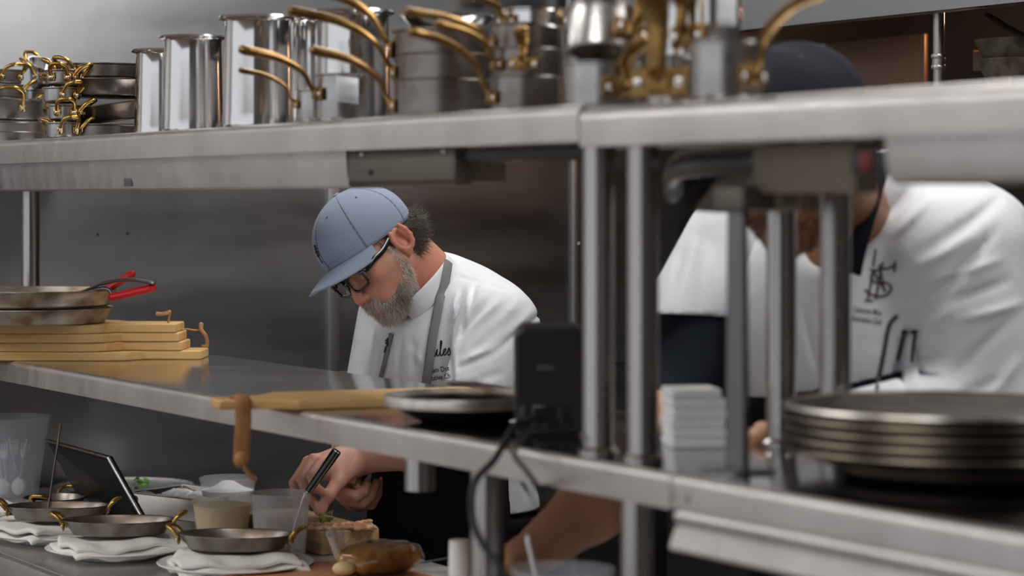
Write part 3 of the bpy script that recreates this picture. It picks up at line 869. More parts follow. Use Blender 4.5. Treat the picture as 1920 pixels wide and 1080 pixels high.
# board lying over the front edge with a hanging strap
pb = thing('paddle_board', 'long pale wooden board jutting over the shelf edge with a hanging leather strap', 'cutting board')
th = .015
pts = [(0, -.030), (.05, -.034), (.085, -.050), (.115, -.070), (.43, -.068), (.445, -.055), (.445, .085), (.43, .10), (.115, .098), (.08, .050), (0, .030)]
MB().prism(pts, 0, th).build('board', 'wood_board', pb, bevel=.003)
pl = at_w(400, -.015, ZL + .0012)
_p = at_w(402, -.100, ZL + .0006); pb.location = _p
pb.rotation_euler = (0, 0, math.radians(20))
mb = MB().tube(bez([(.035, .0, th + .002), (.035, -.036, th + .003), (.035, -.042, -.012), (.033, -.042, -.050), (.032, -.042, -.078)]), .0085, 10, flat=(1.5, .4))
mb.ball((.032, -.042, -.075), .0125, scale=(1.0, .8, 1.1))
mb.tube(bez([(.032, -.042, -.078), (.040, -.042, -.092), (.050, -.042, -.104)]), .0085, 10, flat=(1.3, .4), round_ends=True)
mb.build('hanging_strap', 'leather', pb)['label'] = 'knotted brown leather strap'
# round shallow tray on the shelf to the right of it
tr = thing('round_tray', 'shallow dark round tray with a pale rim beside the wooden board', 'tray', at_w(872, .125, ZL + .0005))
p = [(0.0005, 0), (.062, 0), (.075, .005), (.112, .026), (.116, .027), (.117, .0295), (.112, .0305), (.104, .0285), (.072, .0085), (.0005, .0085)]
MB().lathe(p, 64).build('body', 'black_iron', tr)
MB().lathe([(.1005, .0285), (.112, .0275), (.1180, .0240), (.1195, .0330), (.1180, .0390), (.110, .0400), (.100, .0330)], 64, close=True).build('rim', 'tray_rim', tr)

# receipt printer and its cable
pp = at_w(1026, .135, ZL)
pr = thing('receipt_printer', 'black receipt printer on the lower shelf beside the shelf posts', 'printer', pp, rotz=math.radians(0))
sx, sy, sz = .092, .13, .150
out = []
for (cx, cz, a0) in ((sx / 2 - .012, sz - .012, 0), (-sx / 2 + .020, sz - .020, PI / 2)):
    for k in range(7):
        a = a0 + PI / 2 * k / 6; rr_ = .012 if a0 == 0 else .020
        out.append((cx + rr_ * math.cos(a), cz + rr_ * math.sin(a)))
out = [(-sx / 2 + .002, .004), (sx / 2, .004)] + out
MB().prism(out, -sy / 2, sy / 2, Matrix(((1, 0, 0, 0), (0, 0, 1, 0), (0, 1, 0, 0), (0, 0, 0, 1)))).build('body', 'black_plastic', pr, bevel=.005)
MB().box((0, 0, .002), (sx * .9, sy * .9, .004), None, .001).build('foot', 'rubber', pr)
MB().box((-.002, -sy / 2 - .0005, .094), (.024, .003, .007), None, .001).build('badge', 'grey_logo', pr)
MB().box((.006, -sy / 2 - .001, .030), (.056, .006, .030), None, .003).build('socket_recess', 'black_gloss', pr)
MB().box((-sx / 2 + .012, -sy / 2 - .0005, .032), (.008, .003, .022), None, .001).build('side_slot', 'grey_logo', pr)
cab = MB().tube(bez([pp + Vector((-.020, -.070, .028)), pp + Vector((-.045, -.095, .018)), st(t_at(935, -.03), -.035, ZL - .012), px(890, 905, 3.02), px(886, 970, 3.0), px(905, 1020, 2.98), px(938, 1062, 2.96), px(962, 1110, 2.95)], 10), .0048, 10)
tag(cab.build('power_cable', 'rubber'), 'black cable hanging from the printer in front of the counter post', 'cable')
cab = MB().tube(bez([pp + Vector((-.015, -.070, .020)), px(965, 845, 2.96), px(985, 880, 2.97), px(1010, 915, 3.06), px(1020, 950, 3.2)], 10), .0030, 8)
tag(cab.build('data_cable', 'rubber'), 'thin dark cable looping under the shelf from the printer', 'cable')

# white block and things between the posts
wb = thing('paper_stack', 'stack of white paper towels on the lower shelf between the posts', 'paper stack', at_w(1300, .205, ZL), rotz=math.radians(8))
for k in range(6):
    dx = (.000, .001, -.001, .0015, .000, -.003)[k]
    MB().box((dx, 0, .0065 + k * .0128), (.072 - (.006 if k == 5 else 0), .070, .0124), None, .003).build('towel_layer', 'paper', wb)
# stacked round trays at the right
G = 'round metal trays stacked on the right of the lower shelf'
tcx = st(t_at(1785, .265), .265)
n = 5
trp = [(0.0005, 0), (.155, 0), (.168, .004), (.187, .012), (.194, .0125), (.1955, .0145), (.194, .0165), (.184, .0155), (.166, .0075), (.155, .004), (0.0005, .004)]
t0_ = thing('round_tray', 'worn round metal tray at the bottom of the right stack', 'tray', (tcx.x, tcx.y, ZL + .020), group=G)
MB().lathe(trp, 72).build('body', 'black_iron', t0_)
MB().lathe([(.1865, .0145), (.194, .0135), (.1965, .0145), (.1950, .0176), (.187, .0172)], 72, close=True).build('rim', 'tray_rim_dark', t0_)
names = ('worn round metal tray second from the bottom of the right stack', 'worn round metal tray in the middle of the right stack', 'worn round metal tray second from the top of the right stack', 'worn round metal tray on top of the right stack')
for k in range(4):
    dup(t0_, (tcx.x + (-.002, .003, -.003, .001)[k], tcx.y + (.002, -.002, .003, .0)[k], ZL + .020 + (k + 1) * .0118), (0, 0, k * .7), names[k])
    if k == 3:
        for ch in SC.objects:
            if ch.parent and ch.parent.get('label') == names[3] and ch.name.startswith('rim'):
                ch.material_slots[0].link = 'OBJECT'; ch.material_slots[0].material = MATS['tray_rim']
fr = thing('skillet', 'black iron skillet under the stack of round trays', 'pan', (tcx.x + .01, tcx.y - .01, ZL + .0003))
MB().lathe([(0.0005, 0), (.135, 0), (.150, .012), (.151, .0195), (.147, .0195), (.13, .006), (.0005, .006)], 64).build('body', 'black_iron', fr)

# ---------------------------------------------------------------- the counter: plates with oval pans
def plate(label, c, r, group):
    o = thing('plate', label, 'plate', c, group=group)
    p = [(0.0005, 0), (r * .58, 0), (r * .60, .002), (r * .66, .006), (r * .98, .017), (r, .019), (r * .985, .0205), (r * .66, .010), (r * .6, .006), (0.0005, .005)]
    MB().lathe(p, 64).build('dish', 'porcelain', o)
    return o
def napkin(label, c, sx, sy, rotz, group, seed):
    o = thing('napkin', label, 'napkin', c, rotz=rotz, group=group)
    rd = random.Random(seed)
    ph = [rd.uniform(0, 6.28) for _ in range(6)]
    for lay in range(2):
        k = 1 - .07 * lay
        def fn(a, b, lay=lay, k=k):
            x, y = (a - .5) * sx * k, (b - .5) * sy * k
            e = max(abs(a - .5), abs(b - .5)) * 2
            z = .012 + .012 * lay + .004 * math.sin(9 * a + ph[0] + lay) * e + .0035 * math.sin(13 * b + ph[1]) * e + .002 * math.sin(21 * a + 5 * b + ph[2]) * e - .004 * e ** 4
            x += .010 * math.sin(5 * b + ph[3] + lay) * e; y += .010 * math.sin(6 * a + ph[4]) * e
            return (x, y, z)
        MB().grid(fn, 34, 30).build('fold', 'napkin', o, solid=.009, sub=1)
    return o
def oval_pan(label, c, a, b, h, rotz, group, filled=None, m='steel_used'):
    o = thing('oval_pan', label, 'pan', c, rotz=rotz, group=group)
    MB().lathe(pan_body(a, h, .014, .003), 64, sy=b / a).build('body', m, o)
    for az in (0, 180):
        loop_handle(o, a - .004, h * .85, math.radians(az), .020, out=.024, rise=.016, th=.0036)
    if filled:
        MB().lathe([(0.0005, h * .70), (a * .5, h * .66), (a - .014, h * .55), (a - .014, h * .5), (0.0005, h * .5)], 48, sy=b / a).build('filling', filled, o)
    return o
GP, GN, GO = 'white plates with napkins along the counter', 'folded white napkins on the plates', 'oval pans with brass loops on the plates'
pos_d = at_z(442, 1012, .957); pos_c = at_z(222, 985, .957); pos_b = at_z(108, 958, .957); pos_a = at_z(84, 938, .968)
plates = [
    (pos_d, .137, .100, .062, 'white plate with a folded napkin and a dark oval pan, nearest the wrapped bag', 'white folded napkin under the dark oval pan by the clear container', 'dark oval pan on the plate in front of the two plastic containers', None),
    (pos_c, .132, .100, .062, 'white plate second from the right of the row of oval pans', 'white folded napkin under the oval pan in front of the tilted black stand', 'grey oval pan on a napkin in front of the tilted black stand', None),
    (pos_b, .130, .096, .058, 'white plate third from the right of the row of oval pans, by the counter edge', 'white folded napkin at the left edge under the wide oval pan', 'wide oval pan at the left with brown food inside', 'food_brown')]
for i, (c, pr_, a, b_, l1, l2, l3, fl) in enumerate(plates):
    z = ZC + .0005
    plate(l1, (c.x, c.y, z), pr_, GP)
    napkin(l2, (c.x + .004, c.y - .006, z + .007), .225, .185, .15 + .25 * i, GN, i)
    oval_pan(l3, (c.x, c.y + .004, z + .041), a, b_, .026, (-.12, .04, .1)[i], GO, fl)
o = oval_pan('small round pan with brown food and brass loops beside the cup of spoons', (pos_a.x, pos_a.y + .10, ZC + .030), .062, .058, .032, 1.35, GO, 'food_brown')
plate('white plate under the small round pan at the left', (pos_a.x - .02, pos_a.y + .10, ZC + .0005), .115, GP)
napkin('white folded napkin beside the small round pan at the left', (pos_a.x - .07, pos_a.y + .06, ZC + .022), .11, .12, .3, GN, 9)
c = at_z(345, 1108, .93)
o = oval_pan('oval pan at the bottom edge of the view, one brass loop showing', (c.x, c.y, ZC + .0005), .075, .055, .030, .5, GO)

# ---------------------------------------------------------------- containers
def deli(label, c, r, h, group, fill=None, fill_h=0.0, m='deli_plastic', heap=False):
    o = thing('deli_container', label, 'container', c, group=group)
    k = .84
    p = [(0.0005, 0), (r * k - .004, 0), (r * k, .004), (r * (k + .10), h * .62), (r * (k + .11), h * .70), (r * .965, h * .72), (r * .985, h - .010), (r, h - .009), (r + .002, h - .006), (r + .002, h), (r - .001, h + .001),
         (r * .97, h - .002), (r * .95, h * .73), (r * (k + .09), h * .69), (r * (k + .085), h * .61), (r * k - .0014, .005), (r * k - .005, .0014), (0.0005, .0014)]
    MB().lathe(p, 56).build('tub', m, o)
    if fill:
        rr_ = r * (k + .10 * fill_h / (h * .62)) - .0022 if fill_h < h * .62 else r * .93
        top = [(0.0005, fill_h + .001), (rr_ * .5, fill_h), (rr_, fill_h - .0008)]
        if heap: top = [(0.0005, fill_h + .016), (rr_ * .25, fill_h + .014), (rr_ * .55, fill_h + .004), (rr_ * .9, fill_h - .004), (rr_, fill_h - .006)]
        MB().lathe([(0.0005, .002), (r * k - .006, .002), (r * k - .003, .006), (rr_, fill_h - .003)] + top[::-1], 48).build('contents', fill, o)
    return o
G = 'translucent plastic tubs on the counter'
c3 = at_z(526, 1030, ZC); c2 = at_z(412, 1013, ZC); c1 = at_z(424, 972, ZC)
c3 = Vector(((526 - 960) / F * 4.40, 4.40, ZC))
d3 = deli('tall frosted empty tub with a black-handled tool leaning in it', (c3.x, c3.y, ZC + .0005), .0545, .113, G)
d2 = deli('frosted tub two thirds full of pale yellow cream', (c2.x, c2.y + .04, ZC + .0005), .0595, .084, G, 'cream', .064, m='deli_clear')
d1 = deli('low frosted tub heaped with white salt behind the cream tub', (c1.x, c1.y + .03, ZC + .0005), .0575, .080, G, 'salt', .058, m='deli_clear', heap=True)
# black-handled spoon standing in the empty tub
e0 = px(578, 922, c3.y - .005); e1 = px(631, 846, c3.y - .010)
sp = thing('basting_spoon', 'black-handled steel spoon leaning in the tall empty tub', 'spoon', loc=(c3.x, c3.y, ZC + .004))
L0 = Vector(sp.location)
dv = (e0 - e1).normalized()
MB().tube([e1 - L0, e0 - L0], [.0092, .0072], 16).build('handle', 'black_gloss', sp, bevel=.001)
MB().tube([e1 - dv * .0015 - L0, e1 + dv * .002 - L0], .0088, 16).build('end_cap', 'steel_bright', sp)['label'] = 'steel end cap'
end = e0 + dv * .06
end = Vector((max(end.x, c3.x - .035), end.y, ZC + .018))
MB().tube(bez([e0 - dv * .002 - L0, e0 + dv * .015 - L0, end - L0], 6), [.0062] * 4 + [.0035] * 9, 12).build('shaft', 'steel_bright', sp)
MB().ball((end - L0) + Vector((0, 0, -.002)), .013, scale=(.6, 1, .7)).build('bowl', 'steel_bright', sp)

# cup of plastic spoons and forks
cc = at_z(24, 930, ZC)
cup = thing('plastic_cup', 'tall translucent cup holding white plastic cutlery at the left edge', 'cup', (cc.x, cc.y, ZC + .0005))
H = (930 - 788) / F * cc.y + .008
R1 = 68 / F * cc.y
p = [(0.0005, 0), (R1 * .66, 0), (R1 * .70, .004), (R1 * .93, H * .80), (R1 * .95, H * .80), (R1 * .985, H - .006), (R1 + .003, H - .005), (R1 + .004, H - .001), (R1 + .001, H + .001), (R1 * .975, H - .003), (R1 * .93, H * .79), (R1 * .68, .005), (R1 * .64, .0015), (0.0005, .0015)]
MB().lathe(p, 56).build('cup', 'cup_plastic', cup)
def cutlery(kind, label, base, top, tw):
    o = thing('plastic_' + kind, label, kind, base, group='white plastic cutlery in the tall cup')
    v = Vector(top) - Vector(base); L_ = v.length; d = v.normalized()
    side = Vector((math.cos(tw), math.sin(tw), 0)); side = (side - d * side.dot(d)).normalized(); nn = d.cross(side)
    def P(a, s, n=0): return d * (a * L_) + side * s + nn * n
    if kind == 'spoon':
        mb = MB().grid(lambda a, b: P(.0 + .30 * a, (b - .5) * .034 * math.sin(PI * min(max(a, .03), .97)) ** .6, -.006 * math.sin(PI * a) * math.cos(PI * (b - .5))), 14, 9)
        mb.build('bowl', 'white_plastic', o, solid=.0012)
        MB().tube([P(.28, 0), P(.45, 0), P(1, 0)], [.0032, .0026, .0038], 8, flat=(1.3, .5)).build('handle', 'white_plastic', o)
    else:
        mb = MB()
        for s in (-1.5, -.5, .5, 1.5):
            mb.tube([P(1.0, s * .0056), P(.84, s * .0052)], [.0009, .0017], 6)
        mb.grid(lambda a, b: P(.70 + .15 * a, (b - .5) * (.010 + .012 * a), 0), 6, 4)
        mb.build('tines', 'white_plastic', o, solid=.0006)
        MB().tube([P(.72, 0), P(.0, 0)], [.0028, .0034], 8, flat=(1.3, .5)).build('handle', 'white_plastic', o)
    return o
ZB = ZC + .004
for i, (kind, bx, by, tx, ty, hz_, tw, lab) in enumerate((
        ('spoon', -.018, -.012, -.030, -.016, .118, .2, 'white plastic spoon bowl down at the left side of the cup'),
        ('spoon', .012, -.016, .034, -.012, .122, -.3, 'white plastic spoon bowl down facing out, middle of the cup'),
        ('spoon', .020, .004, -.010, .006, .125, .6, 'white plastic spoon behind the others in the cup'),
        ('fork', -.012, .002, -.022, .000, .112, .1, 'white plastic fork tines up at the left in the cup'),
        ('fork', .004, .010, .000, .012, .118, -.1, 'white plastic fork tines up in the middle of the cup'),
        ('fork', .012, .0, .028, .004, .112, .4, 'white plastic fork tines up at the right of the cup'))):
    cutlery(kind, lab, (cc.x + bx, cc.y + by, ZB), (cc.x + tx, cc.y + ty, ZB + hz_), tw)

# thin skewers
a, b_ = px(95, 922, 4.62), px(114, 795, 4.66)
b0_ = a + (a - b_).normalized() * ((a.z - ZC - .001) / (b_ - a).normalized().z)
tag(MB().tube([b0_, b_], [.0018, .0021], 8).build('steel_skewer', 'steel_used'), 'thin steel skewer standing in front of the tilted black stand', 'skewer')

# tilted black stand / menu easel
ts = thing('tablet_stand', 'black tilted tablet stand with a metal edge among the pans', 'stand')
A, B, Cc, Dd = px(86, 826, 4.85), px(203, 858, 4.66), px(268, 974, 4.59), px(160, 958, 4.80)
low = min(Cc.z, Dd.z)
ts.location = (Cc.x, Cc.y, ZC + .0005)
L0 = Vector(ts.location)
nrm = (B - A).cross(Dd - A).normalized()
if nrm.y > 0: nrm = -nrm
def slab(a, b, c, d, t, off=0.0):
    q = [x - L0 + nrm * off for x in (a, b, c, d)]
    return MB().add(q + [x - nrm * t for x in q], [(0, 1, 2, 3), (7, 6, 5, 4), (0, 4, 5, 1), (1, 5, 6, 2), (2, 6, 7, 3), (3, 7, 4, 0)])
slab(A, B, Cc, Dd, .010).build('panel', 'black_satin', ts, bevel=.002)
ins = lambda a, b, c, d, k: [x * (1 - k) + (a + b + c + d) * (k / 4) for x in (a, b, c, d)]
slab(*ins(A, B, Cc, Dd, .09), .002, .0015).build('screen', 'black_satin', ts)
MB().tube([B - L0, Cc - L0], .0038, 10).build('side_rail', 'steel_trim', ts)
MB().tube([A - L0, B - L0], .003, 10).build('top_rail', 'steel_used', ts)
mid = (A + B + Cc + Dd) / 4 - L0
MB().box((mid.x + .03, mid.y + .03, .030), (.09, .09, .060), None, .008).build('foot', 'black_plastic', ts)
# crumpled dark film bundle beneath it
rd = random.Random(3)
mb = MB().lathe([(0.0005, 0)] + [(.042 * math.sin(PI * (k + .6) / 9.2) + rd.uniform(-.003, .003), .004 * k) for k in range(1, 9)] + [(0.0005, .036)], 26, sx=1.25)
vs = [(x + rd.uniform(-.003, .003), y + rd.uniform(-.003, .003), max(0, z + rd.uniform(-.003, .003))) for x, y, z in mb.v]; mb.v = vs
o = mb.build('film_bundle', 'black_gloss', angle=25); o.location = at_z(138, 958, ZC) + Vector((0, .06, .0005))
tag(o, 'crumpled shiny black film bundle in the shadow of the tilted stand', 'bundle')

# mixing bowl with herbs
mbp = at_z(240, 935, ZC); mbp.y += .14; mbp.x = (232 - 960) / F * mbp.y
mz = EYE + (375 - 912) / F * mbp.y
bw = thing('mixing_bowl', 'wide steel mixing bowl behind the tilted stand', 'bowl', (mbp.x, mbp.y, ZC + .0005))
hb_ = mz - ZC
R_ = 128 / F * mbp.y
MB().lathe([(0.0005, 0), (R_ * .45, 0), (R_ * .75, hb_ * .25), (R_ * .95, hb_ * .75), (R_, hb_ - .003), (R_ + .004, hb_ - .001), (R_ + .004, hb_ + .002), (R_ - .001, hb_), (R_ * .94, hb_ * .75), (R_ * .73, hb_ * .27), (R_ * .44, .003), (0.0005, .003)], 72).build('body', 'steel_pan', bw)
hb2 = thing('herb_sprig', 'green herb sprig lying in the wide steel bowl', 'herb', loc=(mbp.x, mbp.y, ZC + .006))
rd = random.Random(5)
q = px(270, 908, mbp.y - .02) - Vector(hb2.location)
MB().tube(bez([(q.x * .3, 0, .0), (q.x * .7, 0, .02), (q.x, -.01, q.z)]), .0012, 6).build('stem', 'herb', hb2)
for k in range(9):
    c = q + Vector((rd.uniform(-.018, .018), rd.uniform(-.015, .015), rd.uniform(-.022, .014)))
    M = Matrix.Translation(c) @ Matrix.Rotation(rd.uniform(0, 6), 4, 'Z') @ Matrix.Rotation(rd.uniform(-.9, .9), 4, 'X') @ Matrix.Rotation(rd.uniform(.2, 1.2), 4, 'Y')
    MB().grid(lambda a, b: ((a - .5) * .018, (b - .5) * .012 * math.sin(PI * min(max(a, .05), .95)), .003 * math.sin(PI * a) - .004 * abs(b - .5)), 8, 5, M).build('leaf', 'herb', hb2, solid=.0005)

# steel pan of white paper strips
hp = thing('hotel_pan', 'shallow rectangular steel pan filled with white salt', 'pan', loc=at_z(352, 972, ZC) + Vector((0, .04, .0005)), rotz=ROT_S + .35)
a_, b_, h_ = .105, .075, .048
mb = MB()
o1 = [(-a_, -b_), (a_, -b_), (a_, b_), (-a_, b_)]
def ring(k, z): return [(x * k, y * k, z) for x, y in o1]
layers = [ring(.86, 0), ring(.97, h_ - .002), ring(1.09, h_), ring(1.09, h_ + .0025), ring(.96, h_ + .001), ring(.845, .002)]
vs = [p for r_ in layers for p in r_]; fs = [(3, 2, 1, 0), (20, 21, 22, 23)]
for k in range(5):
    for i in range(4):
        j = (i + 1) % 4
        fs.append((k * 4 + i, k * 4 + j, k * 4 + 4 + j, k * 4 + 4 + i))
mb.add(vs, fs); mb.build('body', 'steel_bright', hp, bevel=.0015)
rd = random.Random(11)
mb = MB().grid(lambda a, b: ((a - .5) * 2 * a_ * .92, (b - .5) * 2 * b_ * .92, h_ - .012 + .004 * math.sin(30 * a + 3 * b) + .006 * math.sin(7 * a + 9 * b) + rd.uniform(0, .004)), 40, 28)
sl = mb.build('salt', 'salt', hp); sl['kind'] = 'stuff'

# ---------------------------------------------------------------- boards with food, bag, bottle
cb = thing('butcher_block', 'thick end-grain wooden block under the cooks hands', 'cutting board', rotz=ROT_S)
c0 = at_z(712, 1033, ZC); tcb, wcb = t_of(c0), (c0.x - P0[0]) * N2[0] + (c0.y - P0[1]) * N2[1]
cb.location = st(tcb + .17, wcb - .061, ZC + .0005)
BH = .043
MB().box((0, 0, BH / 2), (.34, .122, BH), None, .004).build('block', 'wood_block', cb)
ft = thing('sliced_flatbread', 'flatbread with herbs sliced on the thick wooden block', 'food', loc=at_z(628, 991, ZC + BH) + Vector((0, 0, .001)), rotz=.1)
rd = random.Random(2)
def slab_food(w, d, h, seed, M):
    r_ = random.Random(seed)
    ph = [r_.uniform(0, 6.28) for _ in range(4)]
    top = lambda a, b: ((a - .5) * w * (1 + .06 * math.sin(9 * b + ph[0])), (b - .5) * d * (1 + .05 * math.sin(8 * a + ph[1])), h * (1 + .35 * math.sin(17 * a + ph[2]) * math.sin(13 * b + ph[3])) * (1 - .6 * (2 * max(abs(a - .5), abs(b - .5))) ** 6))
    mb = MB().grid(top, 22, 14, M)
    mb.grid(lambda a, b: (top(a, b)[0], top(a, b)[1], 0), 22, 14, M)
    edge = [(i, 0) for i in range(22)] + [(21, j) for j in range(1, 14)] + [(i, 13) for i in range(20, -1, -1)] + [(0, j) for j in range(12, 0, -1)]
    n = 22 * 14
    ids = [i * 14 + j for i, j in edge]
    for k in range(len(ids)):
        a, b = ids[k], ids[(k + 1) % len(ids)]
        mb.f.append((a, b, b + n, a + n)); mb.m.append(0)
    return mb
for k, (dx, dy, rz_) in enumerate(((-.030, .0, .1), (.014, .006, -.08), (.052, -.004, .15))):
    slab_food(.044, .058, .0075, k, Matrix.Translation((dx, dy, 0)) @ Matrix.Rotation(rz_, 4, 'Z')).build('slice', 'bread', ft)
mb = MB()
for k in range(7):
    mb.tube(bez([(-.018 + rd.uniform(-.010, .010), rd.uniform(-.02, 0), .012), (-.018 + rd.uniform(-.015, .015), rd.uniform(-.02, .0), .020), (-.018 + rd.uniform(-.018, .018), rd.uniform(-.02, .01), .022 + rd.uniform(0, .014))], 5), [.0018] * 6 + [.0007] * 5, 6)
mb.build('herb_topping', 'herb_dry', ft)
for k in range(3):
    c = Vector((.045 + .01 * k, .035 + .012 * k, .004))
    MB().ball(c, .006, scale=(1.3, 1, .7)).build('crumb', 'bread', ft)

ob = thing('terracotta_board', 'reddish-brown cutting board at the bottom edge under the wrapped bag', 'cutting board', rotz=ROT_S)
c1_ = at_z(750, 1062, ZC + .014)
wb1 = (c1_.x - P0[0]) * N2[0] + (c1_.y - P0[1]) * N2[1]
ob.location = st(1.02, wb1 - .15, ZC + .0005)
MB().box((0, 0, .007), (.60, .30, .014), None, .003).build('board', 'board_terracotta', ob)

bg = thing('wrapped_caramel_block', 'amber block wrapped in clinging clear film on the reddish board', 'wrapped food')
c2_ = at_z(692, 1075, ZC + .014)
bg.location = (c2_.x, c2_.y, ZC + .0155)
rd = random.Random(8)
def lump(w, d, h, seed, amp, n=40, tip=0.0):
    r_ = random.Random(seed); ph = [r_.uniform(0, 6.28) for _ in range(8)]
    mb = MB()
    def fn(a, b):
        th_, fi = 2 * PI * a, PI * b
        x, y, z = math.cos(th_) * math.sin(fi), math.sin(th_) * math.sin(fi), -math.cos(fi)
        k = 1 + amp * (math.sin(3 * th_ + ph[0]) * math.sin(2 * fi + ph[1]) + .6 * math.sin(7 * th_ + ph[2] + 3 * z) + .4 * math.sin(11 * fi + ph[3] + 5 * x))
        if tip: k *= 1 + tip * max(0, x) ** 3
        return (x * w * k, y * d * k, max(0, (z + .62) * h * k))
    return mb.grid(fn, n, n // 2, closed_u=True)
lump(.052, .042, .031, 4, .05, tip=.75).build('block', 'caramel', bg)
fm = lump(.055, .045, .0335, 4, .07, 60, tip=.74)
fm.build('film', 'cling_film', bg, solid=.0004)
# twisted film end standing up at the left of the bag
tw = MB().grid(lambda a, b: (-.048 - .012 * b + .011 * math.cos(2 * PI * a) * (.45 + .75 * b) + .004 * math.sin(9 * a * PI), .016 * math.sin(2 * PI * a) * (.4 + b), .020 + .048 * b + .006 * math.sin(14 * PI * a) * b), 30, 9, closed_u=True)
tw.build('twisted_end', 'film_white', bg, solid=.0005)
nut = MB().ball((-.040, -.035, .012), .017, scale=(1.2, .9, .7)); nut.build('pale_filling', 'cream', bg)

kn = thing('steel_ruler_knife', 'dark flat knife lying at the back edge of the counter', 'knife')
a, b_ = at_z(778, 1057, ZC), at_z(852, 1045, ZC)
kn.location = (a.x, a.y, ZC + .0005)
dv = b_ - a; ang = math.atan2(dv.y, dv.x)
kn.rotation_euler = (0, 0, ang)
MB().prism([(0, 0), (.015, -.012), (.16, -.014), (.16, .006)], 0, .0018).build('blade', 'steel_dark', kn)
MB().box((.20, -.004, .006), (.09, .022, .012), None, .004).build('handle', 'black_plastic', kn)

bt = thing('squeeze_bottle', 'white-capped bottle standing beside the counter post', 'bottle')
yb = at_w(861, .14).y
bt.location = Vector((*at_w(861, .14).xy, ZC + .0005))
zt2 = EYE + (375 - 1013) / F * yb - ZC
MB().lathe([(0.0005, 0), (.021, 0), (.023, .004), (.023, zt2 * .42), (.021, zt2 * .50), (.0130, zt2 * .60), (.0130, zt2 * .66), (0.0005, zt2 * .66)], 36).build('bottle', 'white_plastic', bt)
MB().lathe([(0.0005, zt2 * .655), (.0155, zt2 * .655), (.0160, zt2 * .67), (.0152, zt2 * .96), (.0145, zt2), (0.0005, zt2)], 36).build('cap', 'porcelain', bt)

# clear tub at the bottom edge with a white spoon
ct = thing('clear_tub', 'clear plastic tub with a white spoon at the bottom edge before the bare forearm', 'container')
yt = 3.12
ct.location = ((1056 - 960) / F * yt, yt, ZC + .0005)
zt3 = EYE + (375 - 1066) / F * yt - ZC
R_ = 95 / F * yt
MB().lathe([(0.0005, 0), (R_ * .82, 0), (R_ * .85, .004), (R_ * .97, zt3 - .012), (R_ + .002, zt3 - .008), (R_ + .003, zt3), (R_ - .001, zt3), (R_ * .94, zt3 - .013), (R_ * .82, .005), (R_ * .8, .0015), (0.0005, .0015)], 56).build('tub', 'cup_plastic', ct)
so = thing('plastic_spoon', 'white plastic spoon standing in the clear tub at the bottom edge', 'spoon', loc=(ct.location.x, ct.location.y, ZC + .003))
L0 = Vector(so.location)
tp = px(990, 1013, 3.10)
MB().tube([Vector((.0, .0, .006)), tp - L0], [.0035, .0068], 10, flat=(1.3, .5), round_ends=True).build('handle', 'white_plastic', so)
MB().ball((.004, 0, .008), .014, scale=(1, .7, .5)).build('bowl', 'white_plastic', so)
# clear lid leaning at the right of it
cl = thing('clear_dish', 'clear plastic dish tilted up beside the counter post under the shelf panel', 'lid')
yl = 2.98
cl.location = Vector(((1240 - 960) / F * yl, yl, ZC + .12))
MB().lathe([(0.0005, 0), (.052, 0), (.054, .003), (.057, .003), (.057, .005), (.052, .005), (.050, .002), (0.0005, .002)], 48, Matrix.Rotation(.9, 4, 'Y') @ Matrix.Rotation(.5, 4, 'X')).build('dish', 'clear_plastic', cl)
st_ = MB().box((0, 0, .04), (.10, .10, .079), None, .006).build('black_box', 'black_plastic', None)
st_.location = Vector(((1262 - 960) / F * yl, yl + .04, ZC + .0005)); tag(st_, 'dark box on the counter behind the tilted clear dish', 'box')
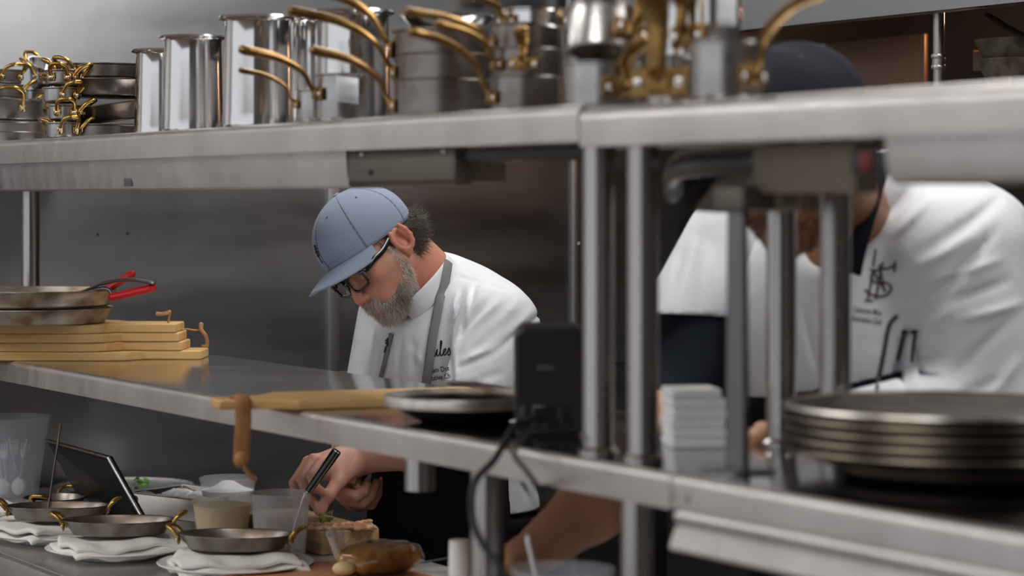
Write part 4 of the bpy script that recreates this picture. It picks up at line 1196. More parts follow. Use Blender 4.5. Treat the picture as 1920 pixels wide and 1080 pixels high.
# ---------------------------------------------------------------- organic shapes: distance fields meshed as ONE surface
f32 = np.float32
class Vol:
    def __init__(s, lo, hi, h):
        s.lo = np.array(lo, float); s.h = h
        s.n = [int(math.ceil((hi[i] - lo[i]) / h)) + 1 for i in range(3)]
        s.ax = [(s.lo[i] + h * np.arange(s.n[i])).astype(f32) for i in range(3)]
        s.D = np.full(s.n, 0.5, f32)
    def sub(s, lo, hi):
        sl = []
        for i in range(3):
            a = max(0, int((lo[i] - s.lo[i]) / s.h)); b = min(s.n[i], int((hi[i] - s.lo[i]) / s.h) + 2)
            if b <= a: return None
            sl.append(slice(a, b))
        return tuple(sl)
    def P(s, sl):
        return s.ax[0][sl[0]][:, None, None], s.ax[1][sl[1]][None, :, None], s.ax[2][sl[2]][None, None, :]
    def apply(s, fn, lo, hi, k=0.01, op='u', pad=None):
        pad = max(k, 0.012) + 2 * s.h if pad is None else pad
        sl = s.sub([lo[i] - pad for i in range(3)], [hi[i] + pad for i in range(3)])
        if sl is None: return s
        d = fn(*s.P(sl)); a = s.D[sl]
        if op == 'u':
            h = np.maximum(k - np.abs(a - d), 0) / k
            s.D[sl] = np.minimum(a, d) - h * h * k * .25
        elif op == 's':
            h = np.maximum(k - np.abs(a + d), 0) / k
            s.D[sl] = np.maximum(a, -d) + h * h * k * .25
        elif op == 'i':
            s.D[sl] = np.maximum(a, d)
        elif op == '+':
            s.D[sl] = a + d
        return s
    def cone(s, a, b, ra, rb, k=0.01, op='u'):
        a, b = np.array(a, float), np.array(b, float)
        r = max(ra, rb)
        return s.apply(conef(a, b, ra, rb), np.minimum(a, b) - r, np.maximum(a, b) + r, k, op)
    def ell(s, c, r, R=None, k=0.01, op='u'):
        c = np.array(c, float); m = max(r)
        return s.apply(ellf(c, r, R), c - m, c + m, k, op)
    def chain(s, pts, rr, k=0.006, op='u'):
        for i in range(len(pts) - 1): s.cone(pts[i], pts[i + 1], rr[i], rr[i + 1], k, op)
        return s
    def mesh(s):
        D = s.D; S = D < 0
        nx, ny, nz = D.shape
        cnt = np.zeros((nx - 1, ny - 1, nz - 1), np.int8)
        cor = [(i, j, k) for i in (0, 1) for j in (0, 1) for k in (0, 1)]
        for i, j, k in cor: cnt += S[i:nx - 1 + i, j:ny - 1 + j, k:nz - 1 + k]
        act = (cnt > 0) & (cnt < 8)
        I, J, K = np.nonzero(act)
        idx = np.full(act.shape, -1, np.int64); idx[I, J, K] = np.arange(len(I))
        acc = np.zeros((len(I), 3)); c = np.zeros(len(I))
        for a in cor:
            for ax in range(3):
                if a[ax]: continue
                b = list(a); b[ax] = 1
                va = D[I + a[0], J + a[1], K + a[2]]; vb = D[I + b[0], J + b[1], K + b[2]]
                m = (va < 0) != (vb < 0)
                t = np.where(m, va / np.where(m, va - vb, 1), 0)
                p = np.tile(np.array(a, float), (len(I), 1)); p[:, ax] += t
                acc[m] += p[m]; c[m] += 1
        V = s.lo + s.h * (np.stack([I, J, K], 1) + acc / c[:, None])
        Q = []
        for ax in range(3):
            o1, o2 = (ax + 1) % 3, (ax + 2) % 3
            sl0 = [slice(None)] * 3; sl1 = [slice(None)] * 3
            sl0[ax] = slice(0, -1); sl1[ax] = slice(1, None)
            A, B = S[tuple(sl0)], S[tuple(sl1)]
            E = np.nonzero(A != B)
            e = np.stack(E, 1)
            ok = (e[:, o1] >= 1) & (e[:, o2] >= 1) & (e[:, o1] < D.shape[o1] - 1) & (e[:, o2] < D.shape[o2] - 1)
            e = e[ok]; flip = ~A[tuple(e.T)]
            def cell(d1, d2):
                q = e.copy(); q[:, o1] -= d1; q[:, o2] -= d2
                return idx[q[:, 0], q[:, 1], q[:, 2]]
            q = np.stack([cell(1, 1), cell(0, 1), cell(0, 0), cell(1, 0)], 1)
            q[flip] = q[flip][:, ::-1]
            Q.append(q)
        return V, np.concatenate(Q)

def conef(a, b, ra, rb):
    a, b = np.array(a, float), np.array(b, float)
    ba = b - a; L2 = max(float(ba @ ba), 1e-12)
    def fn(X, Y, Z):
        x, y, z = X - f32(a[0]), Y - f32(a[1]), Z - f32(a[2])
        t = np.clip((x * f32(ba[0]) + y * f32(ba[1]) + z * f32(ba[2])) / f32(L2), 0, 1)
        return np.sqrt((x - t * f32(ba[0])) ** 2 + (y - t * f32(ba[1])) ** 2 + (z - t * f32(ba[2])) ** 2) - (f32(ra) + f32(rb - ra) * t)
    return fn
def ellf(c, r, R=None):
    R = np.eye(3) if R is None else np.array(R, float)
    def fn(X, Y, Z):
        x, y, z = X - f32(c[0]), Y - f32(c[1]), Z - f32(c[2])
        q = [(x * f32(R[i][0]) + y * f32(R[i][1]) + z * f32(R[i][2])) for i in range(3)]
        k0 = np.sqrt((q[0] / f32(r[0])) ** 2 + (q[1] / f32(r[1])) ** 2 + (q[2] / f32(r[2])) ** 2)
        k1 = np.sqrt((q[0] / f32(r[0] ** 2)) ** 2 + (q[1] / f32(r[1] ** 2)) ** 2 + (q[2] / f32(r[2] ** 2)) ** 2)
        return k0 * (k0 - 1) / np.maximum(k1, 1e-6)
    return fn
def planef(p, n):
    p, n = np.array(p, float), np.array(n, float); n = n / np.linalg.norm(n)
    return lambda X, Y, Z: (X - f32(p[0])) * f32(n[0]) + (Y - f32(p[1])) * f32(n[1]) + (Z - f32(p[2])) * f32(n[2])
def fmax(*fs): return lambda X, Y, Z: __import__('functools').reduce(np.maximum, [f(X, Y, Z) for f in fs])

def smooth_mesh(V, Q, it=2, lam=.5):
    V = V.copy()
    e = np.concatenate([Q[:, [0, 1]], Q[:, [1, 2]], Q[:, [2, 3]], Q[:, [3, 0]]])
    for _ in range(it):
        A = np.zeros_like(V); n = np.zeros(len(V))
        for a, b in ((0, 1), (1, 0)):
            for k in range(3): A[:, k] += np.bincount(e[:, a], V[e[:, b], k], len(V))
            n += np.bincount(e[:, a], minlength=len(V))
        V += lam * (A / np.maximum(n, 1)[:, None] - V)
    return V

def np_mesh(name, V, Q, m, parent, base, col=None):
    me = bpy.data.meshes.new(name)
    V = np.asarray(V, float) - np.array(base)
    me.vertices.add(len(V)); me.vertices.foreach_set('co', V.astype(f32).ravel())
    me.loops.add(Q.size); me.loops.foreach_set('vertex_index', Q.astype(np.int32).ravel())
    me.polygons.add(len(Q)); me.polygons.foreach_set('loop_start', np.arange(0, Q.size, Q.shape[1], dtype=np.int32))
    me.update(calc_edges=True)
    me.polygons.foreach_set('use_smooth', np.ones(len(Q), bool))
    if col is not None:
        at = me.color_attributes.new('Col', 'FLOAT_COLOR', 'POINT')
        at.data.foreach_set('color', np.concatenate([col, np.ones((len(col), 1))], 1).astype(f32).ravel())
    me.materials.append(MATS[m])
    o = bpy.data.objects.new(name, me); C.objects.link(o); o.parent = parent
    return o

def vnormals(V, Q):
    n = np.cross(V[Q[:, 2]] - V[Q[:, 0]], V[Q[:, 3]] - V[Q[:, 1]])
    N = np.zeros_like(V)
    for c in range(4):
        for k in range(3): N[:, k] += np.bincount(Q[:, c], n[:, k], len(V))
    return N / np.maximum(np.linalg.norm(N, axis=1), 1e-9)[:, None]

def strands(roots, dirs, lens, rads, cols, droop=0.0, curl=0.0, seed=0, seg=4):
    """tapered three-sided hairs; returns V, Q (quads), colours"""
    rng = np.random.default_rng(seed); n = len(roots)
    d = dirs / np.linalg.norm(dirs, axis=1)[:, None]
    ref = np.where(np.abs(d[:, 2:3]) < .9, [[0, 0, 1.]], [[1., 0, 0]])
    b = np.cross(d, ref); b /= np.linalg.norm(b, axis=1)[:, None]
    c = np.cross(d, b)
    bend = (rng.normal(size=(n, 1)) * b + rng.normal(size=(n, 1)) * c) * curl
    V = np.zeros((n, seg, 3, 3)); 
    for i in range(seg):
        t = i / (seg - 1)
        p = roots + d * (lens[:, None] * t) + bend * (lens[:, None] * t * t) + np.array([0, 0, -1]) * (droop * lens[:, None] * t * t)
        r = rads * (1 - .8 * t)
        for k in range(3):
            a = 2 * PI * k / 3
            V[:, i, k] = p + b * (r * math.cos(a))[:, None] + c * (r * math.sin(a))[:, None]
    base = np.arange(n) * seg * 3
    Q = []
    for i in range(seg - 1):
        for k in range(3):
            l = (k + 1) % 3
            Q.append(np.stack([base + i * 3 + k, base + i * 3 + l, base + i * 3 + 3 + l, base + i * 3 + 3 + k], 1))
    return V.reshape(-1, 3), np.concatenate(Q), np.repeat(cols, seg * 3, axis=0)

def frame(F0, L):
    L = np.array(L, float); L /= np.linalg.norm(L)
    Fv = np.array(F0, float); Fv -= (Fv @ L) * L; Fv /= np.linalg.norm(Fv)
    return np.stack([Fv, L, np.cross(Fv, L)], 1)          # columns f, l, u

# ---------------------------------------------------------------- heads (in their own frame: f forward, l to the left ear, u up)
def head_vol(neck_end, neck_r=(.057, .064), nape=True, h=.0021):
    v = Vol((-.17, -.13, -.24), (.145, .13, .165), h)
    v.ell((-.006, 0, .048), (.097, .076, .090))
    v.ell((.048, 0, -.016), (.050, .060, .082), k=.03)
    for s in (-1, 1):
        v.cone((.005, s * .055, -.040), (.068, s * .024, -.090), .022, .018, .03)
        v.cone((.066, s * .046, -.016), (.020, s * .064, -.012), .022, .016, .03)
        v.cone((.090, s * .036, .020), (.096, s * .012, .017), .010, .009, .014)
        v.ell((.082, s * .030, -.050), (.022, .020, .026), k=.02)
    v.ell((.082, 0, -.093), (.020, .026, .019), k=.022)
    for s in (-1, 1):
        v.ell((.102, s * .032, .001), (.018, .019, .013), k=.016, op='s')
        v.ell((.0795, s * .032, .001), (.0128, .0135, .0125), k=.006)
    v.cone((.096, 0, .010), (.119, 0, -.030), .0085, .0120, .012)
    v.ell((.113, 0, -.036), (.012, .012, .009), k=.008)
    for s in (-1, 1):
        v.ell((.106, s * .0135, -.036), (.012, .008, .0085), k=.006)
        v.ell((.113, s * .0062, -.046), (.005, .0035, .004), k=.003, op='s')
    v.ell((.094, 0, -.062), (.014, .027, .014), k=.012)
    v.ell((.102, 0, -.0645), (.0085, .022, .0055), k=.005)
    v.ell((.100, 0, -.0765), (.0085, .019, .0065), k=.005)
    v.cone((.112, -.020, -.0705), (.112, .020, -.0705), .0024, .0024, .004, op='s')
    for s in (-1, 1):                                       # ears
        for a in range(9):
            a0, a1 = -.6 + a * .52, -.6 + (a + 1) * .52
            def ep(t): 
                return (-.016 - .017 * math.cos(t + .15) , s * (.083 + .010 * max(0, -math.cos(t + .15) * -1) * 0 + .012 * (.5 - .5 * math.cos(t + .15 + PI))), .004 + .031 * math.sin(t + .15) * (1 if math.sin(t) > 0 else .86))
            v.cone(ep(a0 + PI * .9), ep(a1 + PI * .9), .0047, .0047, .004)
        v.ell((-.018, s * .080, .004), (.015, .0075, .027), k=.006)
        v.ell((-.014, s * .0905, .006), (.0095, .0085, .015), k=.005, op='s')
        v.cone((-.022, s * .0900, .018), (-.028, s * .0895, -.006), .0035, .0035, .006)
        v.ell((-.010, s * .083, -.026), (.009, .006, .0095), k=.006)
        v.cone((-.001, s * .0815, .004), (-.001, s * .0815, -.006), .004, .004, .005)
    v.cone((-.022, 0, -.030), neck_end, *neck_r, .03)
    if nape: v.cone((-.06, 0, .0), np.array(neck_end) * .8 + np.array((-.03, 0, -.0)), .045, .055, .04)
    return v

def lerp(a, b, t): return np.array(a)[None] * (1 - t[:, None]) + np.array(b)[None] * t[:, None]
def gauss(P, c, r): return np.exp(-(((P - np.array(c)) / np.array(r)) ** 2).sum(1))
def head_colours(V, N, base, red, lip, stub=None, noise_amp=.022, seed=1):
    col = np.tile(np.array(base, float), (len(V), 1))
    def mix(c, w):
        nonlocal col
        w = np.clip(w, 0, 1)[:, None]; col = col * (1 - w) + np.array(c) * w
    S = V * np.array([1, 1, 1]); A = np.abs(V) * np.array([0, 1, 0]) + V * np.array([1, 0, 1])
    mix(red, .75 * gauss(A, (.075, .042, -.028), (.035, .028, .028)))
    mix(red, .85 * gauss(A, (.118, 0, -.034), (.018, .020, .018)))
    mix(red, .70 * gauss(A, (-.018, .088, .004), (.03, .02, .045)))
    mix(red, .6 * gauss(A, (-.02, .05, -.09), (.06, .04, .05)))
    mix(lip, .8 * gauss(A, (.108, 0, -.070), (.012, .022, .012)))
    if stub is not None:
        mix(stub, .55 * beard_mask(V))
    ph = np.sin(V @ np.array([310, 190, 240.])) * np.sin(V @ np.array([-120, 260, 330.])) + .7 * np.sin(V @ np.array([90, -140, 75.]))
    col *= (1 + noise_amp * ph)[:, None]
    return col
def beard_mask(V):
    f, l, u = V[:, 0], np.abs(V[:, 1]), V[:, 2]
    m = np.zeros(len(V))
    jaw = (u < -.046 - .55 * (.02 - np.minimum(f, .02)) * 0) & (u > -.150) & (f > .000)
    line = -.040 - .42 * np.clip(f - .01, 0, .06)           # cheek line falls towards the mouth
    m[(u < line) & (u > -.112) & (f > .004) & (f + .9 * (u + .095) > .004)] = 1
    m[(f > .006) & (f < .026) & (u < .006) & (u > -.045) & (l > .055)] = 1      # sideburn
    m[(f > .085) & (u < -.047) & (u > -.064) & (l < .034)] = 1                # moustache
    m[(f > .096) & (l < .017) & (u > -.082) & (u < -.068)] = 0                # lips
    return m

def cap_parts(parent, M, base, m, brim=True, seams=True, thread=None, tilt=0.0, seedfold=None, names=('crown',)):
    """M: 4x4 head matrix; crown, brim, button, seams and eyelets as parts"""
    base_i = Matrix.Translation(-Vector(base))
    T = base_i @ M @ Matrix.Rotation(tilt, 4, 'Y')
    R = (.1090, .0855, .096); cz = .050; low = .028
    def cp(az, el, k=1.0):                                  # el 0 at the band, 1 at the top
        e = el * PI / 2
        zb_ = low - .012 * math.cos(az) * 0
        e0 = math.asin((low - cz) / R[2])
        ee = e0 + (PI / 2 - e0) * el
        q = 1 + .02 * math.sin(2 * ee) 
        w = 1.0
        if seedfold: w += .018 * math.sin(3 * az + seedfold) * math.sin(PI * el) + .012 * math.sin(7 * az + 2 * seedfold + 3 * el)
        return Vector((math.cos(az) * math.cos(ee) * R[0] * q * k * w + .001, math.sin(az) * math.cos(ee) * R[1] * q * k * w, cz + math.sin(ee) * R[2] * k * (1 if not seedfold else w)))
    mb = MB().grid(lambda a, b: cp(2 * PI * a, b), 72, 22, T, closed_u=True)
    cr = mb.build('crown', m, parent, solid=.002)
    if seams:
        mb = MB()
        for k in range(6):
            az = PI / 6 * 0 + k * PI / 3 + PI / 2 * 0
            for off in (-.018, .018):
                mb.tube([cp(az + off * (1 - .75 * e / 14), e / 14, 1.006) for e in range(0, 14)], .0008, 6, T)
            mb.tube([cp(az, e / 14, 1.003) for e in range(0, 15)], .0011, 6, T)
        mb.tube([cp(2 * PI * k / 60, .09, 1.006) for k in range(61)], .0006, 6, T, caps=False)
        mb.build('seam', 'eyelet' if thread is None else thread, cr)
        MB().ball(cp(0, 1.0) + Vector((0, 0, .001)), .0075, T, scale=(1, 1, .5)).build('button', m, cr)
        for k in range(6):
            c = cp(k * PI / 3 + PI / 6, .60, 1.008)
            MB().ball(c, .0024, T).build('eyelet', 'eyelet', cr)
    if brim:
        amax = math.radians(66)
        def bf(a, b):
            az = (a - .5) * 2 * amax
            p = cp(az, .0); 
            ext = .068 * max(0.0, 1 - (az / amax) ** 2) ** .55 + .003
            x = p.x + ext * b * (1.0); y = p.y * (1 + .04 * b)
            z = p.z + .003 - .15 * ext * b - (.006 + .016 * b) * (y / .08) ** 2 * (.35 + .65 * b) - .006 * b * b
            return Vector((x, y, z))
        mb = MB().grid(bf, 40, 14, T)
        br_ = mb.build('brim', m, parent, solid=.0028)
        mb = MB()
        for q in (.14, .26, .38, .50, .62, .74, .86):
            mb.tube([bf(.06 + .88 * k / 30, q) + Vector((0, 0, .0015)) for k in range(31)], .0004, 5, T)
        mb.build('stitching', m, br_)
    return cr, cp, T

# ---------------------------------------------------------------- things that follow cloth: straps, letters
def cam_ray(u, v):
    o = Vector((0, 0, EYE))
    return o, (px(u, v, 4.0) - o).normalized()
def on_cloth(bvh, u, v, off=.001):
    o, d = cam_ray(u, v)
    p, n, i, dist = bvh.ray_cast(o, d)
    if p is None: return None, None
    if n.dot(d) > 0: n = -n
    return p + n * off, n
def strap_mesh(bvh, pts, width, off=.002, thick=.002, n=10):
    uv = bez([(u, v, 0) for u, v in pts], n)
    P, Nn = [], []
    for q in uv:
        p, nn = on_cloth(bvh, q.x, q.y, off)
        if p is None: continue
        P.append(p); Nn.append(nn)
    for _ in range(3):
        Nn = [(Nn[max(i - 1, 0)] + Nn[i] + Nn[min(i + 1, len(Nn) - 1)]).normalized() for i in range(len(Nn))]
        P = [P[0]] + [(P[i - 1] + P[i] * 2 + P[i + 1]) / 4 for i in range(1, len(P) - 1)] + [P[-1]]
    mb = MB(); vs, fs = [], []
    for i, p in enumerate(P):
        t = (P[min(i + 1, len(P) - 1)] - P[max(i - 1, 0)]).normalized()
        s = t.cross(Nn[i]).normalized()
        for k in (-.5, -.25, 0, .25, .5):
            vs.append(p + s * (width * k) + Nn[i] * (.0012 * (1 - abs(k) * 2)))
    for i in range(len(P) - 1):
        for k in range(4):
            fs.append((i * 5 + k, i * 5 + k + 1, i * 5 + 6 + k, i * 5 + 5 + k))
    return mb.add(vs, fs)
def text_outline(body, size, shear=0.0, bold=0.0):
    cu = bpy.data.curves.new('t', 'FONT'); cu.body = body; cu.size = size; cu.shear = shear; cu.offset = bold
    cu.resolution_u = 3
    o = bpy.data.objects.new('t', cu); C.objects.link(o)
    dg = bpy.context.evaluated_depsgraph_get()
    me = o.evaluated_get(dg).to_mesh()
    bm = bmesh.new(); bm.from_mesh(me)
    bmesh.ops.triangulate(bm, faces=bm.faces)
    bmesh.ops.subdivide_edges(bm, edges=[e for e in bm.edges if e.calc_length() > size * .3], cuts=1)
    v = [(p.co.x, p.co.y) for p in bm.verts]
    bm.verts.index_update()
    f = [[p.index for p in q.verts] for q in bm.faces]
    bm.free(); o.to_mesh_clear(); C.objects.unlink(o); bpy.data.objects.remove(o); bpy.data.curves.remove(cu)
    return v, f
def decal(mb, bvh, v, f, u0, v0, rot=0.0, sx=1.0, off=.0012):
    """flat outline in picture pixels laid onto the cloth: origin (u0, v0), turned by rot (radians, counter-clockwise)"""
    c, s = math.cos(rot), math.sin(rot); out = []; ok = {}
    for i, (x, y) in enumerate(v):
        x *= sx
        p, n = on_cloth(bvh, u0 + x * c - y * s * 1, v0 - (x * s + y * c), off)
        if p is not None: ok[i] = len(out); out.append(p)
    ff = [[ok[i] for i in q] for q in f if all(i in ok for i in q)]
    mb.add(out, ff)
def stroke(pts, w, n=6):                                    # a pen stroke as a flat outline (pixels)
    P = bez([(x, y, 0) for x, y in pts], n) if len(pts) > 2 else [Vector((*pts[0], 0)), Vector((*pts[0], 0)).lerp(Vector((*pts[1], 0)), .5), Vector((*pts[1], 0))]
    v, f = [], []
    ww = w if hasattr(w, '__len__') else (w, w)
    for i, p in enumerate(P):
        t = (P[min(i + 1, len(P) - 1)] - P[max(i - 1, 0)]).normalized()
        k = i / (len(P) - 1); r = (ww[0] * (1 - k) + ww[1] * k) / 2
        v += [(p.x - t.y * r, p.y + t.x * r), (p.x + t.y * r, p.y - t.x * r)]
    for i in range(len(P) - 1): f.append((2 * i, 2 * i + 1, 2 * i + 3, 2 * i + 2))
    return v, f
def bvh_of(V, Q): return BVHTree.FromPolygons([Vector(p) for p in V], [tuple(int(i) for i in q) for q in Q])
def creasef(u1, v1, u2, v2, wpx, amt, Y, ymax):
    a, b = px(u1, v1, Y), px(u2, v2, Y)
    w = wpx / F * Y
    ax, az, bx_, bz = a.x, a.z, b.x - a.x, b.z - a.z; L2 = bx_ * bx_ + bz * bz + 1e-9
    def fn(X, Yy, Z):
        x, z = X - f32(ax), Z - f32(az)
        t = np.clip((x * f32(bx_) + z * f32(bz)) / f32(L2), 0, 1)
        d2 = (x - t * f32(bx_)) ** 2 + (z - t * f32(bz)) ** 2
        fade = np.sin(np.clip(t * .86 + .07, 0, 1) * f32(PI))
        return f32(amt) * np.exp(-d2 / f32(w * w)) * fade + 0 * Yy
    lo = (min(a.x, b.x) - 2.5 * w, Y - .4, min(a.z, b.z) - 2.5 * w); hi = (max(a.x, b.x) + 2.5 * w, ymax, max(a.z, b.z) + 2.5 * w)
    return fn, lo, hi
def crease(vol, lst, Y, ymax):
    for (u1, v1, u2, v2, w, amt) in lst:
        fn, lo, hi = creasef(u1, v1, u2, v2, w, amt, Y, ymax); vol.apply(fn, lo, hi, op='+', pad=0)
def sleevef(a, b, ra, rb, hem_n=None, wall=.010):
    a, b = np.array(a, float), np.array(b, float); d = (b - a) / np.linalg.norm(b - a)
    hn = d if hem_n is None else np.array(hem_n, float)
    outer = conef(a, b + d * .06, ra, rb)
    inner = conef(b - d * .05, b + d * .08, rb - wall, rb - wall)
    pl_ = planef(b, hn)
    return lambda X, Y, Z: np.maximum(np.maximum(outer(X, Y, Z), pl_(X, Y, Z)), -inner(X, Y, Z))
def A3(v): return np.array(v, float)
def RB(Fb, Lb): return np.array([Fb, Lb, (0, 0, 1.0)])

def finger(v, pts, r0, r1, k=.0035):
    rr = [r0 + (r1 - r0) * i / (len(pts) - 1) for i in range(len(pts))]
    for i in range(1, len(pts) - 1): rr[i] *= 1.04
    v.chain(pts, rr, k)

def skin_cols(V, base, red, pts=(), nails=(), amp=.022):
    col = np.tile(A3(base), (len(V), 1))
    for p, r in pts:
        w = .7 * np.exp(-((V - A3(p)) ** 2).sum(1) / r ** 2)[:, None]; col = col * (1 - w) + A3(red) * w
    for p in nails:
        w = .75 * (np.exp(-((V - A3(p)) ** 2).sum(1) / .0050 ** 2))[:, None]; col = col * (1 - w) + A3((.60, .36, .30)) * w
    ph = np.sin(V @ np.array([310, 190, 240.])) * np.sin(V @ np.array([-120, 260, 330.])) + .7 * np.sin(V @ np.array([90, -140, 75.]))
    return col * (1 + amp * ph)[:, None]
def join(parts):
    Vs, Qs, Cs = [], [], []; o = 0
    for V, Q, c in parts:
        Vs.append(V); Qs.append(Q + o); Cs.append(c); o += len(V)
    return np.concatenate(Vs), np.concatenate(Qs), np.concatenate(Cs)

def legs(parent, base, hip, Fb, Lb, m='trousers', top=.97):
    hip = A3(hip); Fb, Lb = A3(Fb), A3(Lb)
    lo = np.minimum(hip - .34, hip - .34); hi = hip + .34
    v = Vol((lo[0], lo[1], .03), (hi[0], hi[1], top + .02), .009)
    v.ell((hip[0], hip[1], top - .10), (.135, .175, .14), RB(Fb, Lb))
    for s in (-1, 1):
        a = hip + Lb * (.09 * s); a[2] = top - .12
        kn = hip + Lb * (.105 * s) + Fb * .02; kn[2] = .50
        an = hip + Lb * (.11 * s) - Fb * .02; an[2] = .07
        v.cone(a, kn, .092, .072, .03); v.cone(kn, an, .072, .058, .02)
    v.apply(planef((0, 0, top), (0, 0, 1)), (-9, -9, 0), (9, 9, 3), op='i', pad=0)
    V, Q = v.mesh(); np_mesh('trousers', V, Q, m, parent, base)
    for s in (-1, 1):
        an = hip + Lb * (.11 * s) - Fb * .02
        v = Vol((an[0] - .25, an[1] - .25, -.01), (an[0] + .25, an[1] + .25, .14), .006)
        tip = an + Fb * .19
        v.cone((an[0], an[1], .05), (tip[0], tip[1], .034), .050, .040, .02); v.cone((an[0], an[1], .05), (an[0], an[1], .10), .048, .05, .02)
        v.apply(planef((0, 0, .001), (0, 0, -1)), (-9, -9, -1), (9, 9, 3), op='i', pad=0)
        V, Q = v.mesh(); np_mesh('shoe', V, Q, 'shoe', parent, base)
# ================================================================ the cook in the blue cap
Fb, Lb = (-.856, -.517, 0.0), (.517, -.856, 0.0)
hip1 = px(866, 960, 4.72)
base1 = Vector((hip1.x, hip1.y, 0))
chef = thing('person', 'man in a grey-blue cap, glasses and white chef jacket bending over the wooden block', 'person', base1)
RBm = RB(Fb, Lb)
Hc = px(708, 479, 4.57)
HSC = .945
FR = frame((-.55, -.52, -.645), (.51, -.815, .27)) * HSC            # head axes in the world
HM = Matrix.Identity(4)
for r in range(3):
    for c in range(3): HM[r][c] = FR[r][c]
    HM[r][3] = Hc[r]
to_head = lambda p: FR.T @ (A3(p) - A3(Hc)) / HSC ** 2
SK, RD, LP = (.54, .27, .185), (.56, .17, .115), (.36, .13, .10)
hv = head_vol(to_head(px(812, 556, 4.63)))
V, Q = hv.mesh(); V = smooth_mesh(V, Q, 1, .35)
N = vnormals(V, Q)
hcol = head_colours(V, N, SK, RD, LP, (.30, .25, .22))
headV, headN = V, N
def hwarp(P):                              # the face a little less deep than the skull frame
    P = np.array(P, float); f = P[:, 0]; P[:, 0] = np.where(f > .03, .03 + (f - .03) * .80, f)
    return P @ FR.T + A3(Hc)
Vw = hwarp(V)
parts1 = [(Vw, Q, hcol)]

# --- hands and forearms
DY = .06
def P_(u, v, Y): return A3(px(u, v, Y + DY))
elL, wrL = P_(912, 812, 4.400), P_(672, 861, 4.545)
v = Vol((-.450, 4.36, .90), (-.02, 4.72, 1.17), .0017)
v.cone(elL, elL * .45 + wrL * .55, .046, .042, .02); v.cone(elL * .45 + wrL * .55, wrL, .042, .0275, .02)
kn = [P_(603, 868, 4.485), P_(588, 862, 4.508), P_(578, 866, 4.532), P_(574, 876, 4.554)]
for i, q in enumerate(kn):
    v.cone(wrL + (q - wrL) * .12, q, .0215, .0118, .014)
v.cone(wrL, P_(632, 866, 4.520), .027, .022, .02)
thb = [P_(655, 880, 4.510), P_(634, 903, 4.470), P_(617, 928, 4.450), P_(600, 956, 4.448)]
v.cone(P_(630, 878, 4.495), P_(606, 886, 4.490), .021, .016, .012)
v.cone(P_(655, 872, 4.520), P_(636, 893, 4.480), .024, .0175, .018)
finger(v, thb, .0155, .0092, .006)
v.ell(thb[-1], (.0098, .0098, .0105))
finger(v, [kn[0], P_(585, 893, 4.448), P_(592, 915, 4.438), P_(603, 922, 4.442)], .0110, .0082)
finger(v, [kn[1], P_(566, 898, 4.470), P_(577, 927, 4.450), P_(593, 949, 4.450)], .0112, .0082)
finger(v, [kn[2], P_(552, 905, 4.502), P_(556, 934, 4.488), P_(570, 950, 4.480)], .0106, .0080)
finger(v, [kn[3], P_(553, 915, 4.535), P_(560, 938, 4.520), P_(572, 948, 4.512)], .0098, .0074)
crease(v, [(654, 873, 668, 848, 2.0, .0013), (650, 871, 655, 885, 2.0, .0010), (600, 880, 640, 852, 3, .0007), (612, 905, 640, 893, 2.5, .0008)], 4.5, 4.9)
V, Q = v.mesh(); V = smooth_mesh(V, Q, 1, .4)
HS, HR = (.60, .325, .245), (.60, .24, .18)
parts1.append((V, Q, skin_cols(V, HS, HR, [(k, .02) for k in kn] + [(thb[2], .018), (P_(592, 915, 4.438), .015)], [P_(601, 925, 4.433), P_(596, 960, 4.438)])))

wrR, elR = P_(652, 905, 4.690), P_(668, 815, 4.740)
v = Vol((-.40, 4.42, .90), (-.19, 4.90, 1.18), .0017)
v.cone(elR, elR * .5 + wrR * .5, .045, .040, .02); v.cone(elR * .5 + wrR * .5, wrR, .040, .028, .02)
kR = [P_(640, 922, 4.552), P_(648, 937, 4.565), P_(659, 946, 4.585), P_(672, 948, 4.608)]
for q in kR: v.cone(wrR + (q - wrR) * .15, q, .0215, .0122, .014)
v.ell(P_(655, 922, 4.605), (.024, .030, .018), k=.015)
finger(v, [kR[0], P_(668, 931, 4.530), P_(682, 922, 4.528), P_(688, 909, 4.536)], .0118, .0086)
finger(v, [kR[1], P_(681, 942, 4.542), P_(696, 929, 4.542), P_(706, 906, 4.550)], .0118, .0088)
finger(v, [kR[2], P_(696, 945, 4.566), P_(709, 926, 4.568), P_(718, 901, 4.576)], .0112, .0084)
finger(v, [kR[3], P_(706, 941, 4.594), P_(717, 922, 4.594), P_(727, 896, 4.598)], .0100, .0076)
v.cone(P_(640, 912, 4.610), P_(646, 899, 4.565), .020, .0140, .014)
finger(v, [P_(644, 903, 4.575), P_(652, 890, 4.548), P_(660, 897, 4.530)], .0135, .0095, .005)
crease(v, [(660, 945, 686, 925, 2.0, .0010), (676, 950, 702, 930, 2.0, .0010)], 4.55, 4.95)
V, Q = v.mesh(); V = smooth_mesh(V, Q, 1, .4)
parts1.append((V, Q, skin_cols(V, HS, HR, [(k, .018) for k in kR] + [(P_(688, 909, 4.536), .012), (P_(706, 906, 4.550), .012), (P_(718, 901, 4.576), .012), (P_(727, 896, 4.598), .012)],
                               [P_(659, 895, 4.521), P_(690, 908, 4.527)])))

